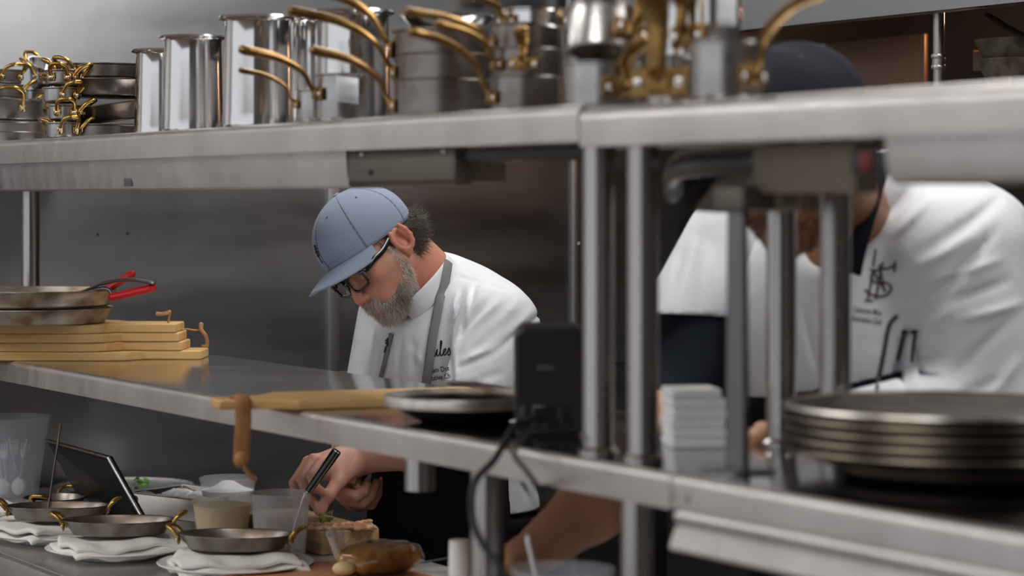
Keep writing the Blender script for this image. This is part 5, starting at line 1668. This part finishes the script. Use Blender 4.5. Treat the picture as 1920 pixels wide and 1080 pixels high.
# --- the trunk under the clothes
chestC, bellyC, hipC = P_(834, 690, 4.61), P_(858, 850, 4.645), A3(hip1)
def trunk(v, grow=0.0, k=.05):
    v.ell(P_(846, 606, 4.635), (.104 + grow, .155 + grow, .100 + grow), RBm, k)
    v.ell(chestC, (.132 + grow, .180 + grow, .215 + grow), RBm, k)
    v.ell(bellyC, (.150 + grow, .178 + grow, .205 + grow), RBm, k)
    v.ell(hipC + A3((0, 0, -.02)), (.140 + grow, .180 + grow, .15 + grow), RBm, k)
v = Vol((-.42, 4.38, .82), (.16, 5.06, 1.46), .012)
trunk(v, -.014)
V, Q = v.mesh(); parts1.append((V, Q, skin_cols(V, SK, RD)))
V, Q, col = join(parts1)
body1 = np_mesh('body', V, Q, 'skin', chef, base1, col)
legs(chef, base1, hip1, Fb, Lb, top=1.0)

# --- jacket
v = Vol((-.44, 4.28, .86), (.22, 5.10, 1.475), .0042)
trunk(v)
shL, shR = P_(932, 610, 4.435), P_(738, 600, 4.78)
hemL, hemR = P_(898, 728, 4.375), P_(702, 745, 4.70)
v.cone(P_(828, 545, 4.62), P_(906, 580, 4.50), .046, .058, .04); v.cone(P_(818, 528, 4.64), P_(752, 578, 4.76), .048, .058, .04)
v.cone(P_(850, 548, 4.70), P_(925, 590, 4.57), .048, .060, .05)
v.apply(sleevef(shL, hemL, .0790, .0590, (-.12, -.2, -1)), np.minimum(shL, hemL) - .12, np.maximum(shL, hemL) + .12, .028)
v.apply(sleevef(shR, hemR, .074, .058), np.minimum(shR, hemR) - .12, np.maximum(shR, hemR) + .12, .028)
v.ell(P_(952, 632, 4.52), (.056, .070, .080), RBm, .05)
# neck opening and hem
NC1 = P_(803, 548, 4.555); NAX1 = A3((-.66, -.22, .66)); NAX1 /= np.linalg.norm(NAX1)
v.cone(NC1 - NAX1 * .012, NC1 + NAX1 * .08, .066, .090, .012, op='s')
v.apply(planef((0, 0, px(900, 962, 4.6).z), (0, 0, -1)), (-9, -9, -9), (9, 9, 9), op='i', pad=0)
CR = [(842, 518, 905, 533, 3, .0022), (905, 533, 962, 545, 3, .0022),                       # yoke seam
      (862, 640, 893, 532, 6, .0060), (874, 610, 880, 545, 5, -.0045), (866, 628, 930, 541, 6, .0055), (882, 612, 940, 560, 6, -.0040),
      (852, 612, 868, 535, 5, .0045), (846, 600, 856, 545, 4, -.0030), (905, 640, 975, 560, 9, -.0035), (890, 655, 952, 590, 7, .0035),
      (862, 684, 930, 655, 5, .0050), (930, 655, 985, 610, 6, .0050), (868, 672, 925, 645, 6, -.0035), (880, 712, 945, 690, 7, .0025),
      (985, 612, 1012, 590, 5, .0045), (950, 625, 1000, 580, 6, -.0030),
      (925, 560, 925, 700, 1.6, .0012), (843, 640, 850, 715, 5, .0030), (852, 640, 858, 715, 4, -.0022),
      (770, 640, 778, 715, 8, .0028), (748, 640, 742, 715, 6, .0030), (724, 640, 700, 715, 4, .0035), (694, 640, 690, 715, 6, .0030), (760, 655, 800, 690, 8, -.002),
      (735, 617, 716, 720, 2.2, .0026), (970, 905, 990, 950, 6, .004), (1000, 900, 1010, 955, 6, .004), (980, 900, 1002, 955, 5, -.003)]
crease(v, [(a, b, c, d, w * .85, q * 1.5) for a, b, c, d, w, q in CR], 4.48, 4.86)
V, Q = v.mesh(); V = smooth_mesh(V, Q, 2, .5)
jk = np_mesh('jacket', V, Q, 'jacket', chef, base1)
bvh1 = bvh_of(V, Q)
# sleeve hem band line
# --- stand collar: a band round the neck, open at the front
nc, nax = NC1, NAX1
e1 = A3(Fb) - (A3(Fb) @ nax) * nax; e1 /= np.linalg.norm(e1); e2 = np.cross(nax, e1)
def colf(a, b):
    t = math.radians(14) + a * math.radians(332)
    r = .0715 - .001 * b + .002 * math.sin(3 * t)
    edge = min(1, min(a, 1 - a) / .05)
    hgt = .040 * (.62 + .38 * edge ** .5)
    ct = math.cos(t)
    return Vector(nc + e1 * (r * ct * 1.06) + e2 * (r * math.sin(t) * .98) + nax * (-.010 + hgt * b + .004 * ct))
mb = MB().grid(colf, 72, 7, Matrix.Translation(-base1))
mb.build('collar', 'jacket', chef, solid=.0045, sub=1)
def with_collar(V, Q, mb, base):
    cv = np.array(mb.v) + np.array(base); cq = np.array(mb.f)
    return bvh_of(np.concatenate([V, cv]), np.concatenate([Q, cq + len(V)]))
bvh1 = with_collar(V, Q, mb, base1)
# --- apron: bib and skirt over the front
v = Vol((-.46, 4.22, .40), (.20, 5.06, 1.24), .006)
trunk(v, .007)
kz = hipC + A3(Fb) * .02; kz[2] = .62
v.cone(hipC, kz, .172, .168, .05); v.ell((kz[0], kz[1], .78), (.165, .19, .30), RBm, .05)
v.apply(planef(hipC + A3(Fb) * .005, -A3(Fb)), (-9, -9, -9), (9, 9, 9), op='i', pad=0)
v.apply(planef(P_(800, 748, 4.5), (0, 0, 1)), (-9, -9, -9), (9, 9, 9), op='i', pad=0)
v.apply(planef((0, 0, .50), (0, 0, -1)), (-9, -9, -9), (9, 9, 9), op='i', pad=0)
for (u, s) in ((760, .004), (805, -.004), (840, .004)):
    crease(v, [(u, 880, u + 12, 1060, 9, s)], 4.5, 4.7)
V, Q = v.mesh(); V = smooth_mesh(V, Q, 1, .5)
np_mesh('apron', V, Q, 'apron', chef, base1)
ws = MB().tube([hipC + A3(Fb) * (.158 * math.cos(t)) + A3(Lb) * (.196 * math.sin(t)) + A3((0, 0, -.008)) for t in [math.radians(60 + 10 * k) for k in range(25)]], .011, 8, Matrix.Translation(-base1), flat=(.35, 1), up=(0, 0, 1))
ws.build('apron_string', 'apron', chef)
# --- grey neck straps
st1 = strap_mesh(bvh1, [(838, 492), (834, 520), (824, 575), (812, 640), (801, 722)], .0185, .0045)
st1.build('neck_strap', 'strap', chef, solid=.002, origin=base1).location = (0, 0, 0)
st2 = strap_mesh(bvh1, [(736, 626), (730, 650), (722, 684), (712, 722)], .011, .0035)
st2.build('neck_strap', 'strap', chef, solid=.002, origin=base1).location = (0, 0, 0)
mb = MB()
for (a, b) in (((733, 634), (727, 640)), ((731, 637), (731, 650)), ((727, 642), (733, 648)), ((729, 650), (726, 662))):
    decal(mb, bvh1, *stroke([a, b], 3), 0, 0, 0) if False else decal(mb, bvh1, *stroke([(a[0], -a[1]), (b[0], -b[1])], 3.0), 0, 0, 0, off=.006)
mb.build('strap_mark', 'thread_black', chef, origin=base1).location = (0, 0, 0)
# --- embroidery on the left chest
mb = MB()
def script(strokes, u0, v0, k, w):
    for s in strokes:
        decal(mb, bvh1, *stroke([(x * k, y * k) for x, y in s], w, 8), u0, v0, .10)
script([[(-6, 3), (-3, 0), (0, 8), (1, 13), (-1, 3), (1, 0), (4, 6), (7, 13), (5, 3), (7, 0), (10, 3)],
        [(10, 3), (15, 18), (17, 27), (15, 28), (13, 16), (12, 3), (14, 0), (18, 4)],
        [(18, 4), (22, 8), (23, 12), (20, 11), (18, 5), (20, 0), (25, 4)],
        [(25, 4), (30, 13), (31, 8), (32, 3), (28, -1), (26, 2)]], 815, 668, 0.96, (2.4, 2.2))
for (txt, u, v_, sz) in (('am Dot', 811.5, 699, 14), ('utive Ch', 810.5, 713.5, 14), ('E', 792, 715, 14)):
    vv, ff = text_outline(txt, sz, 0, .12)
    decal(mb, bvh1, vv, ff, u, v_, .115, .74)
mb.build('embroidery', 'thread_black', chef, origin=base1, smooth=False).location = (0, 0, 0)

# --- cap
crown, cpf, CT = cap_parts(chef, HM, base1, 'cap_blue', thread='eyelet', tilt=-.19)
crown['label'] = 'grey-blue cap crown'
mb = MB()
rd = random.Random(4)
def on_crown(x, y): return cpf(-.10 + x, .17 + y, 1.012)
for (x, y, r) in ((0, .18, .0034), (-.035, .15, .0026), (.035, .15, .0028), (-.05, .11, .0028), (.052, .11, .0026), (-.022, .12, .0027), (.022, .115, .0028), (0, .10, .0026), (-.04, .07, .0024), (.04, .075, .0026)):
    p = on_crown(x, y); mb.ball(p, r * 1.25, CT, scale=(.5, 1, .8), seg=8)
mb.tube([on_crown(0, -.03), on_crown(.0, .03), on_crown(-.004, .09)], [.0016, .0011, .0009], 6, CT)
mb.tube([on_crown(0, .02), on_crown(.022, .06), on_crown(.03, .09)], .0008, 6, CT)
mb.tube([on_crown(0, .02), on_crown(-.022, .06), on_crown(-.03, .09)], .0008, 6, CT)
mb.build('emblem', 'thread_black', crown)['label'] = 'small black tree emblem'
mb = MB(); c = cpf(2.62, .12, 1.01); mb.tube([c, cpf(2.70, .06, 1.01), cpf(2.66, .02, 1.01)], .0009, 6, CT); mb.build('side_mark', 'porcelain', crown)
mb = MB().tube([cpf(PI - .45 + .9 * k / 12, .04 + .16 * math.sin(PI * k / 12), 1.004) for k in range(13)], .004, 8, CT); mb.build('back_closure', 'thread_black', crown)

# --- glasses
T = Matrix.Translation(-base1) @ HM
gl_mb = MB(); lens_mb = MB()
def rimpt(s, t, k=1.0):
    hw_, hh = .0285 * k, .0185 * k
    c, sn = math.cos(t), math.sin(t)
    x = math.copysign(abs(c) ** .55, c) * hw_; y = math.copysign(abs(sn) ** .55, sn) * hh
    l = .0335 + x
    return Vector((.0985 - .55 * max(0, l - .01) ** 1.35 * 2.2 * .35, s * l, .002 + y + (.002 if x > 0 else 0)))
for s in (-1, 1):
    gl_mb.tube([rimpt(s, 2 * PI * k / 40) for k in range(41)], [.0030 if math.sin(2 * PI * k / 40) < .3 else .0042 for k in range(41)], 10, T, caps=False)
gl_mb.tube(bez([rimpt(-1, PI * .86), Vector((.1015, 0, .009)), rimpt(1, PI * .86)], 6), .0032, 10, T)
gl = gl_mb.build('glasses', 'frame_black', chef)
gl['label'] = 'black framed glasses'
for s in (-1, 1):
    mb = MB().tube(bez([(.0845, s * .0635, .012), (.080, s * .0695, .014), (.060, s * .0765, .015), (.030, s * .0805, .014), (-.004, s * .0815, .020), (-.020, s * .081, .014)], 6), [.0056] * 8 + [.0056 - .0026 * k / 22 for k in range(23)], 10, T, flat=(.42, 1.25), up=(0, 0, 1))
    mb.build('temple', 'frame_black', gl)
    vs = [rimpt(s, 2 * PI * k / 40, .95) for k in range(40)]; c = sum(vs, Vector()) / 40
    MB().add([c] + vs, [(0, 1 + k, 1 + (k + 1) % 40) for k in range(40)], T).build('lens', 'lens', gl)
# --- eyes (mostly closed lids), brows, beard, hair
rng = np.random.default_rng(3)
def scatter(mask, n, dirfn, len_, rad, colfn, seed, droop=.1, curl=.25, parent=chef, name='beard', part_of='head'):
    ids = rng.choice(np.nonzero(mask)[0], n)
    R0 = headV[ids] + rng.normal(0, .0007, (n, 3)); NN = headN[ids]
    D = dirfn(R0, NN) + rng.normal(0, .22, (n, 3))
    L_ = len_(R0) * rng.uniform(.6, 1.15, n)
    cols = colfn(R0)
    Vv, Qq, cc_ = strands(hwarp(R0), D @ FR.T, L_, np.full(n, rad), cols, droop, curl, seed)
    o = np_mesh(name, Vv, Qq, 'hair', parent, base1, cc_); o['kind'] = 'stuff'
    return o
bm_ = beard_mask(headV) > .5
def bdir(R, Nn): return Nn * .75 + np.array([.10, 0, -.85]) + np.array([.25, 0, .0]) * (R[:, 2:3] < -.09)
def blen(R):
    L_ = np.where(R[:, 2] < -.080, .0110, .0080)
    L_ = np.where(R[:, 2] > -.040, .0045, L_)
    L_ = np.where((R[:, 0] > .085) & (R[:, 2] > -.066), .0085, L_)
    return L_
def bcol(R):
    g = rng.uniform(.42, 1.0, len(R))
    dark = np.exp(-(((np.abs(R[:, 1]) - .045) / .022) ** 2 + ((R[:, 0] - .062) / .026) ** 2 + ((R[:, 2] + .085) / .032) ** 2))
    top = np.clip((R[:, 2] + .03) / .04, 0, 1)
    g = g * (1 - .80 * dark * rng.uniform(.7, 1, len(R))) * (1 - .45 * top)
    c = np.stack([g, g * .90, g * .82], 1)
    red = rng.uniform(0, 1, len(R)) < .18
    c[red] *= np.array([.85, .62, .45])
    return c
scatter(bm_, 5200, bdir, blen, .00042, bcol, 1, .25, .25)['label'] = 'short grey beard and moustache'
f_, l_, u_ = headV[:, 0], np.abs(headV[:, 1]), headV[:, 2]
brow = (f_ > .078) & (u_ > .014) & (u_ < .024) & (l_ > .012) & (l_ < .050)
scatter(brow, 260, lambda R, Nn: Nn * .4 + np.stack([0 * R[:, 0], np.sign(R[:, 1]) * .8, .1 + 0 * R[:, 0]], 1), lambda R: np.full(len(R), .009), .00035,
        lambda R: np.repeat(rng.uniform(.12, .35, len(R))[:, None], 3, 1) * np.array([1, .85, .7]), 2, name='eyebrows')
hair = (f_ < -.028) & (u_ < .022) & (u_ > -.048 + .25 * np.clip(-f_ - .06, 0, 1)) & (np.abs(headV[:, 1]) < .082) & ~((l_ > .077) & (f_ > -.035))
side = (f_ > -.03) & (f_ < .028) & (u_ > .006) & (u_ < .040) & (l_ > .060) & (l_ < .0765)
def hcolr(R):
    g = rng.uniform(.035, .13, len(R)); gr = rng.uniform(0, 1, len(R)) < .18; g[gr] *= 2.6
    return np.stack([g, g * .82, g * .64], 1)
scatter(hair, 2600, lambda R, Nn: Nn * .55 + np.array([-.55, 0, -.75]), lambda R: np.where(R[:, 2] > -.01, .030, .020), .00060, hcolr, 3, .05, .45, name='hair')['label'] = 'dark grey-brown hair curling below the cap'
scatter(side, 500, lambda R, Nn: Nn * .35 + np.array([.1, 0, -.9]), lambda R: np.full(len(R), .010), .00042, lambda R: hcolr(R) * 1.9, 4, .1, .2, name='sideburns')
for s in (-1, 1):
    mb = MB().ball((.0715, s * .032, .001), .0126, T)
    mb.tube([(.0810, s * .020, -.0035), (.0843, s * .032, -.0048), (.0800, s * .044, -.0035)], .0011, 6, T)
    ey = mb.build('eye', 'skin', chef)
    at = ey.data.color_attributes.new('Col', 'FLOAT_COLOR', 'POINT')
    at.data.foreach_set('color', np.tile(np.array([.46, .22, .16, 1], f32), (len(ey.data.vertices), 1)).ravel())
# herb held in the right hand
hh = thing('herb_sprig', 'small green herb sprig held in the cooks cupped hand', 'herb', loc=px(668, 905, 4.612))
MB().tube(bez([px(660, 913, 4.612) - hh.location, px(668, 906, 4.606) - hh.location, px(669, 893, 4.606) - hh.location, px(665, 881, 4.610) - hh.location], 6), [.0012, .0019, .0022, .0022, .0024, .0024, .0026, .0028, .0030, .0028, .0026, .0022, .0018, .0014, .0010, .0009, .0008, .0006, .0005], 6).build('stem', 'herb_dry', hh)
for k, (u, v_) in enumerate(((667, 895), (670, 899), (664, 889))):
    MB().ball(px(u, v_, 4.607) - hh.location, .0030, scale=(.8, .6, 1.8)).build('leaf', 'herb_dry', hh)
# ================================================================ the cook in the navy cap
Fb2, Lb2 = (-.60, -.80, 0.0), (.80, -.60, 0.0)
hip2 = px(1640, 1010, 3.78)
base2 = Vector((hip2.x, hip2.y, 0))
cook = thing('person', 'cook in a navy cap and white chef jacket leaning behind the shelf posts', 'person', base2)
RB2 = RB(Fb2, Lb2)
Hc2 = px(1508, 286, 3.36)
HSC2 = 1.07
FR2 = frame((-.76, -.47, -.38), (.52, -.85, .10)) * HSC2
HM2 = Matrix.Identity(4)
for r in range(3):
    for c in range(3): HM2[r][c] = FR2[r][c]
    HM2[r][3] = Hc2[r]
to_head2 = lambda p: FR2.T @ (A3(p) - A3(Hc2)) / HSC2 ** 2
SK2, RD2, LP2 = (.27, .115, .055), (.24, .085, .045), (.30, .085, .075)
def C_(u, v, Y): return A3(px(u, v, Y))
hv = head_vol(to_head2(C_(1628, 450, 3.66)), (.050, .054), False, h=.0028)
V, Q = hv.mesh(); V = smooth_mesh(V, Q, 1, .4); N = vnormals(V, Q)
headV, headN = V, N
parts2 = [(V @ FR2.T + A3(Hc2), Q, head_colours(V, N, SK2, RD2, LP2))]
# right arm: bare forearm and hand reaching down to the counter
el2, wr2 = C_(1210, 868, 3.62), C_(985, 1050, 3.46)
v = Vol((-.14, 3.22, .88), (.27, 3.78, 1.28), .0024)
v.cone(el2, el2 * .55 + wr2 * .45, .054, .050, .02); v.cone(el2 * .55 + wr2 * .45, wr2, .050, .032, .02)
v.cone(C_(1240, 800, 3.66), el2, .056, .054, .03)
kn2 = [C_(925, 1098, 3.37), C_(922, 1102, 3.395), C_(926, 1108, 3.42), C_(935, 1114, 3.445)]
for q in kn2: v.cone(wr2, q, .026, .0130, .014)
for i, q in enumerate(kn2):
    a = q + A3((-.022, -.012, -.020 - .002 * i)); b = a + A3((-.002, -.006, -.024)); c = b + A3((.008, -.002, -.018))
    finger(v, [q, a, b, c], .0118 - .0006 * (i == 3) * 2, .0085)
v.cone(wr2, C_(950, 1108, 3.385), .024, .016, .012); finger(v, [C_(950, 1108, 3.385), C_(936, 1138, 3.36), C_(922, 1150, 3.35)], .0135, .0095)
V, Q = v.mesh(); V = smooth_mesh(V, Q, 1, .4); parts2.append((V, Q, skin_cols(V, (.58, .30, .17), (.50, .22, .13), [(k, .02) for k in kn2])))  # arm skin colour lightened past the face, making up for shade there
v = Vol((.28, 3.00, 1.16), (.62, 3.48, 1.32), .0024)
hw0 = C_(1530, 806, 3.30); hk = [C_(1458, 808, 3.175), C_(1455, 806, 3.20), C_(1456, 806, 3.225), C_(1462, 807, 3.25)]
v.cone(C_(1640, 806, 3.37), hw0, .042, .029, .02)
for i, q in enumerate(hk):
    v.cone(hw0, q, .022, .0125, .014)
    finger(v, [q, q + A3((-.022, -.026, .002)), q + A3((-.036, -.042, -.008)), q + A3((-.042, -.050, -.016))], .0112, .0082)
v.cone(hw0, C_(1492, 822, 3.20), .020, .015, .012); finger(v, [C_(1492, 822, 3.20), C_(1470, 828, 3.13), C_(1452, 832, 3.10)], .0120, .0085)
V, Q = v.mesh(); V = smooth_mesh(V, Q, 1, .4); parts2.append((V, Q, skin_cols(V, (.52, .26, .145), (.46, .20, .12))))  # hand colour follows the forearm's lightened skin rather than the face
chest2, belly2 = C_(1600, 640, 3.64), C_(1625, 860, 3.72)
def trunk2(v, g=0.0, k=.06):
    v.ell(C_(1712, 425, 3.72), (.150 + g, .185 + g, .088 + g), RB2, k)
    v.ell(C_(1640, 520, 3.68), (.150 + g, .195 + g, .15 + g), RB2, k)
    v.ell(chest2, (.145 + g, .190 + g, .20 + g), RB2, k)
    v.ell(belly2, (.160 + g, .195 + g, .22 + g), RB2, k)
    v.ell(A3(hip2), (.155 + g, .195 + g, .16 + g), RB2, k)
v = Vol((.05, 3.35, .86), (.80, 4.10, 1.66), .013)
trunk2(v, -.015)
V, Q = v.mesh(); parts2.append((V, Q, skin_cols(V, SK2, RD2)))
V, Q, col = join(parts2)
np_mesh('body', V, Q, 'skin', cook, base2, col)
legs(cook, base2, hip2, Fb2, Lb2, top=.99)
# jacket with a long near sleeve and a short far sleeve
v = Vol((.10, 3.16, .95), (.90, 4.10, 1.66), .0048)
trunk2(v)
shL2, shR2 = C_(1800, 478, 3.50), C_(1385, 470, 3.88)
elL2, hnL2 = C_(1862, 770, 3.47), C_(1610, 812, 3.37)
v.cone(C_(1670, 405, 3.70), C_(1790, 440, 3.56), .060, .085, .05)
v.cone(C_(1620, 440, 3.74), C_(1400, 440, 3.86), .060, .070, .05)
v.cone(shL2, elL2, .105, .088, .04)
v.apply(sleevef(elL2, hnL2, .080, .056), np.minimum(elL2, hnL2) - .15, np.maximum(elL2, hnL2) + .15, .03)
hemR2 = C_(1300, 596, 3.82)
v.apply(sleevef(shR2, hemR2, .094, .074, (-.05, -.1, -1)), np.minimum(shR2, hemR2) - .15, np.maximum(shR2, hemR2) + .15, .03)
v.cone(C_(1662, 440, 3.62), C_(1668, 360, 3.60), .078, .066, .04)
v.cone(C_(1590, 425, 3.62), C_(1530, 300, 3.50), .055, .085, .012, op='s')
v.cone(C_(1520, 445, 3.47), C_(1470, 330, 3.45), .052, .10, .02, op='s'); v.cone(C_(1560, 440, 3.56), C_(1500, 430, 3.40), .050, .065, .02, op='s')
CR2 = [(1700, 470, 1850, 372, 9, .006), (1690, 500, 1800, 430, 9, -.005), (1735, 540, 1830, 430, 8, .007), (1720, 520, 1840, 480, 8, -.005), (1745, 560, 1850, 520, 9, .006), (1760, 590, 1880, 560, 8, -.005),
       (1690, 590, 1790, 470, 9, .007), (1700, 620, 1760, 560, 8, -.004), (1740, 700, 1850, 590, 9, .005), (1730, 745, 1840, 690, 10, .006), (1780, 760, 1870, 660, 9, -.005), (1640, 420, 1700, 350, 8, .005), (1660, 440, 1730, 360, 7, -.004),
       (1690, 600, 1655, 745, 6, .008), (1810, 420, 1815, 520, 2.5, .003), (1600, 640, 1660, 640, 3, .002), (1690, 660, 1740, 660, 3, .002), (1690, 690, 1735, 694, 5, .004), (1690, 720, 1735, 726, 5, .004),
       (1290, 590, 1345, 430, 7, .007), (1320, 590, 1350, 470, 6, -.006), (1275, 570, 1310, 470, 6, .006), (1255, 560, 1290, 490, 6, -.005), (1390, 600, 1425, 470, 8, .006), (1405, 560, 1430, 430, 6, -.005), (1500, 560, 1530, 700, 7, .005)]
crease(v, [(a, b, c, d, w * .9, q * (1.7 if a > 1420 else .6)) for a, b, c, d, w, q in CR2], 3.55, 3.95)
v.apply(planef((0, 0, .97), (0, 0, -1)), (-9, -9, -9), (9, 9, 9), op='i', pad=0)
V, Q = v.mesh(); V = smooth_mesh(V, Q, 2, .5)
np_mesh('jacket', V, Q, 'jacket', cook, base2)
bvh2 = bvh_of(V, Q)
# dark under-sleeve on the right arm
ua = C_(1318, 560, 3.83)
v = Vol((.10, 3.40, 1.08), (.42, 4.02, 1.50), .005)
v.cone(ua, C_(1285, 720, 3.76), .062, .060, .02); v.cone(C_(1285, 720, 3.76), C_(1232, 812, 3.67), .062, .0585, .02)
V, Q = v.mesh(); np_mesh('arm_cover', V, Q, 'navy_cloth', cook, base2)['label'] = 'dark navy arm cover'
# apron
v = Vol((.0, 3.28, .44), (.80, 4.10, 1.34), .0075)
trunk2(v, .008)
kz = A3(hip2) + A3(Fb2) * .02; kz[2] = .62
v.cone(A3(hip2), kz, .182, .175, .05); v.ell((kz[0], kz[1], .80), (.170, .20, .32), RB2, .05)
v.apply(planef(A3(hip2) + A3(Fb2) * .02, -A3(Fb2)), (-9, -9, -9), (9, 9, 9), op='i', pad=0)
v.apply(planef(C_(1520, 735, 3.5), (-.25, 0, 1)), (-9, -9, -9), (9, 9, 9), op='i', pad=0)
v.apply(planef((0, 0, .52), (0, 0, -1)), (-9, -9, -9), (9, 9, 9), op='i', pad=0)
V, Q = v.mesh(); V = smooth_mesh(V, Q, 1, .5); np_mesh('apron', V, Q, 'navy_cloth', cook, base2)
# collar, straps
nc = C_(1618, 432, 3.67); nax = C_(1566, 320, 3.58) - nc; nax /= np.linalg.norm(nax)
e1 = A3(Fb2) - (A3(Fb2) @ nax) * nax; e1 /= np.linalg.norm(e1); e2 = np.cross(nax, e1)
mb = MB().grid(colf, 60, 7, Matrix.Translation(-base2))
mb.build('collar', 'jacket', cook, solid=.0045, sub=1)
cps = [C_(1652, 318, 3.50), C_(1643, 345, 3.48), C_(1630, 390, 3.46), C_(1615, 440, 3.45), C_(1604, 482, 3.45), C_(1598, 512, 3.455)]
MB().tube([Vector(p) for p in bez(cps, 6)], .0125, 10, Matrix.Translation(-base2), flat=(1.2, .3), up=(-.6, -.8, .1)).build('neck_strap', 'navy_cloth', cook)['label'] = 'dark navy apron neck strap'
sm = strap_mesh(bvh2, [(1684, 592), (1668, 610), (1658, 660), (1648, 710), (1640, 760)], .0050, .002)
sm.build('coat_cord', 'thread_plum', cook, solid=.002, origin=base2).location = (0, 0, 0)
sm = strap_mesh(bvh2, [(1706, 626), (1708, 690), (1709, 755)], .026, .0025)
sm.build('sleeve_pocket', 'jacket', cook, solid=.0015, origin=base2).location = (0, 0, 0)
for (a, b) in (((1696, 619), (1688, 676)), ((1723, 621), (1716, 678))):
    p0, n0 = on_cloth(bvh2, *a, off=.006); p1, n1 = on_cloth(bvh2, *b, off=.006)
    pen = MB().tube([p0 - base2, p0.lerp(p1, .5) - base2 + n0 * .001, p1 - base2], [.0028, .0024, .0022], 8, round_ends=True)
    pen.ball(p0 - base2 + n0 * .002, .0040, scale=(1.3, 1, .8))
    pen.build('pen', 'thread_black', cook)['label'] = 'black pen clipped in the sleeve pocket'
# monogram of crossed letters and two lines of lettering
mb = MB()
def mono(strokes, w, off=.0016):
    for s in strokes: decal(mb, bvh2, *stroke([(x, -y) for x, y in s], w), 0, 0, 0, off=off)
mono([[(1637, 510), (1628, 560)], [(1649, 497), (1660, 548)], [(1656, 492), (1642, 562)], [(1637, 508), (1662, 548)], [(1632, 506), (1648, 508)], [(1622, 563), (1636, 565)], [(1622, 543), (1630, 552)],
      [(1681, 495), (1668, 503), (1652, 505), (1638, 512), (1634, 524), (1644, 530), (1662, 530), (1672, 540), (1664, 553), (1648, 556), (1632, 552), (1624, 546)],
      [(1680, 490), (1678, 510)], [(1643, 468), (1638, 500)]], 4.2)
for (txt, u, v_, sz) in (('Cameron Moe', 1600, 584, 16), ('Executive Chef', 1598, 601, 16)):
    vv, ff = text_outline(txt, sz, 0, .1)
    decal(mb, bvh2, vv, ff, u, v_, -.16, .56)
mb.build('embroidery', 'thread_plum', cook, origin=base2, smooth=False).location = (0, 0, 0)
crown2, cpf2, CT2 = cap_parts(cook, HM2, base2, 'cap_navy', tilt=-.06, seedfold=1.3, thread='cap_navy')
crown2['label'] = 'navy cap crown'
# short dark beard and hair below the cap
def scat2(mask, n, D0, ln, name, lab):
    ids = rng.choice(np.nonzero(mask)[0], n); R0 = headV[ids]; NN = headN[ids]
    D = NN * .8 + np.array(D0) + rng.normal(0, .25, (n, 3)); g = rng.uniform(.008, .03, n)
    Vv, Qq, cc_ = strands(R0 @ FR2.T + A3(Hc2), D @ FR2.T, np.full(n, ln) * rng.uniform(.6, 1.1, n), np.full(n, .0006), np.stack([g, g * .85, g * .75], 1), .1, .4, 9)
    o = np_mesh(name, Vv, Qq, 'hair', cook, base2, cc_); o['kind'] = 'stuff'; o['label'] = lab
f_, l_, u_ = headV[:, 0], np.abs(headV[:, 1]), headV[:, 2]
scat2((f_ < -.02) & (u_ < .04) & (u_ > -.045) & ~((l_ > .077) & (f_ > -.035)), 1200, (-.3, 0, -.6), .010, 'hair', 'short black hair below the cap')
scat2((beard_mask(headV) > .5) & (f_ > .05), 900, (.1, 0, -.6), .006, 'beard', 'short black beard')
T2 = Matrix.Translation(-base2) @ HM2
for s in (-1, 1): MB().ball((.0800, s * .032, .001), .0126, T2).build('eye', 'iris', cook)
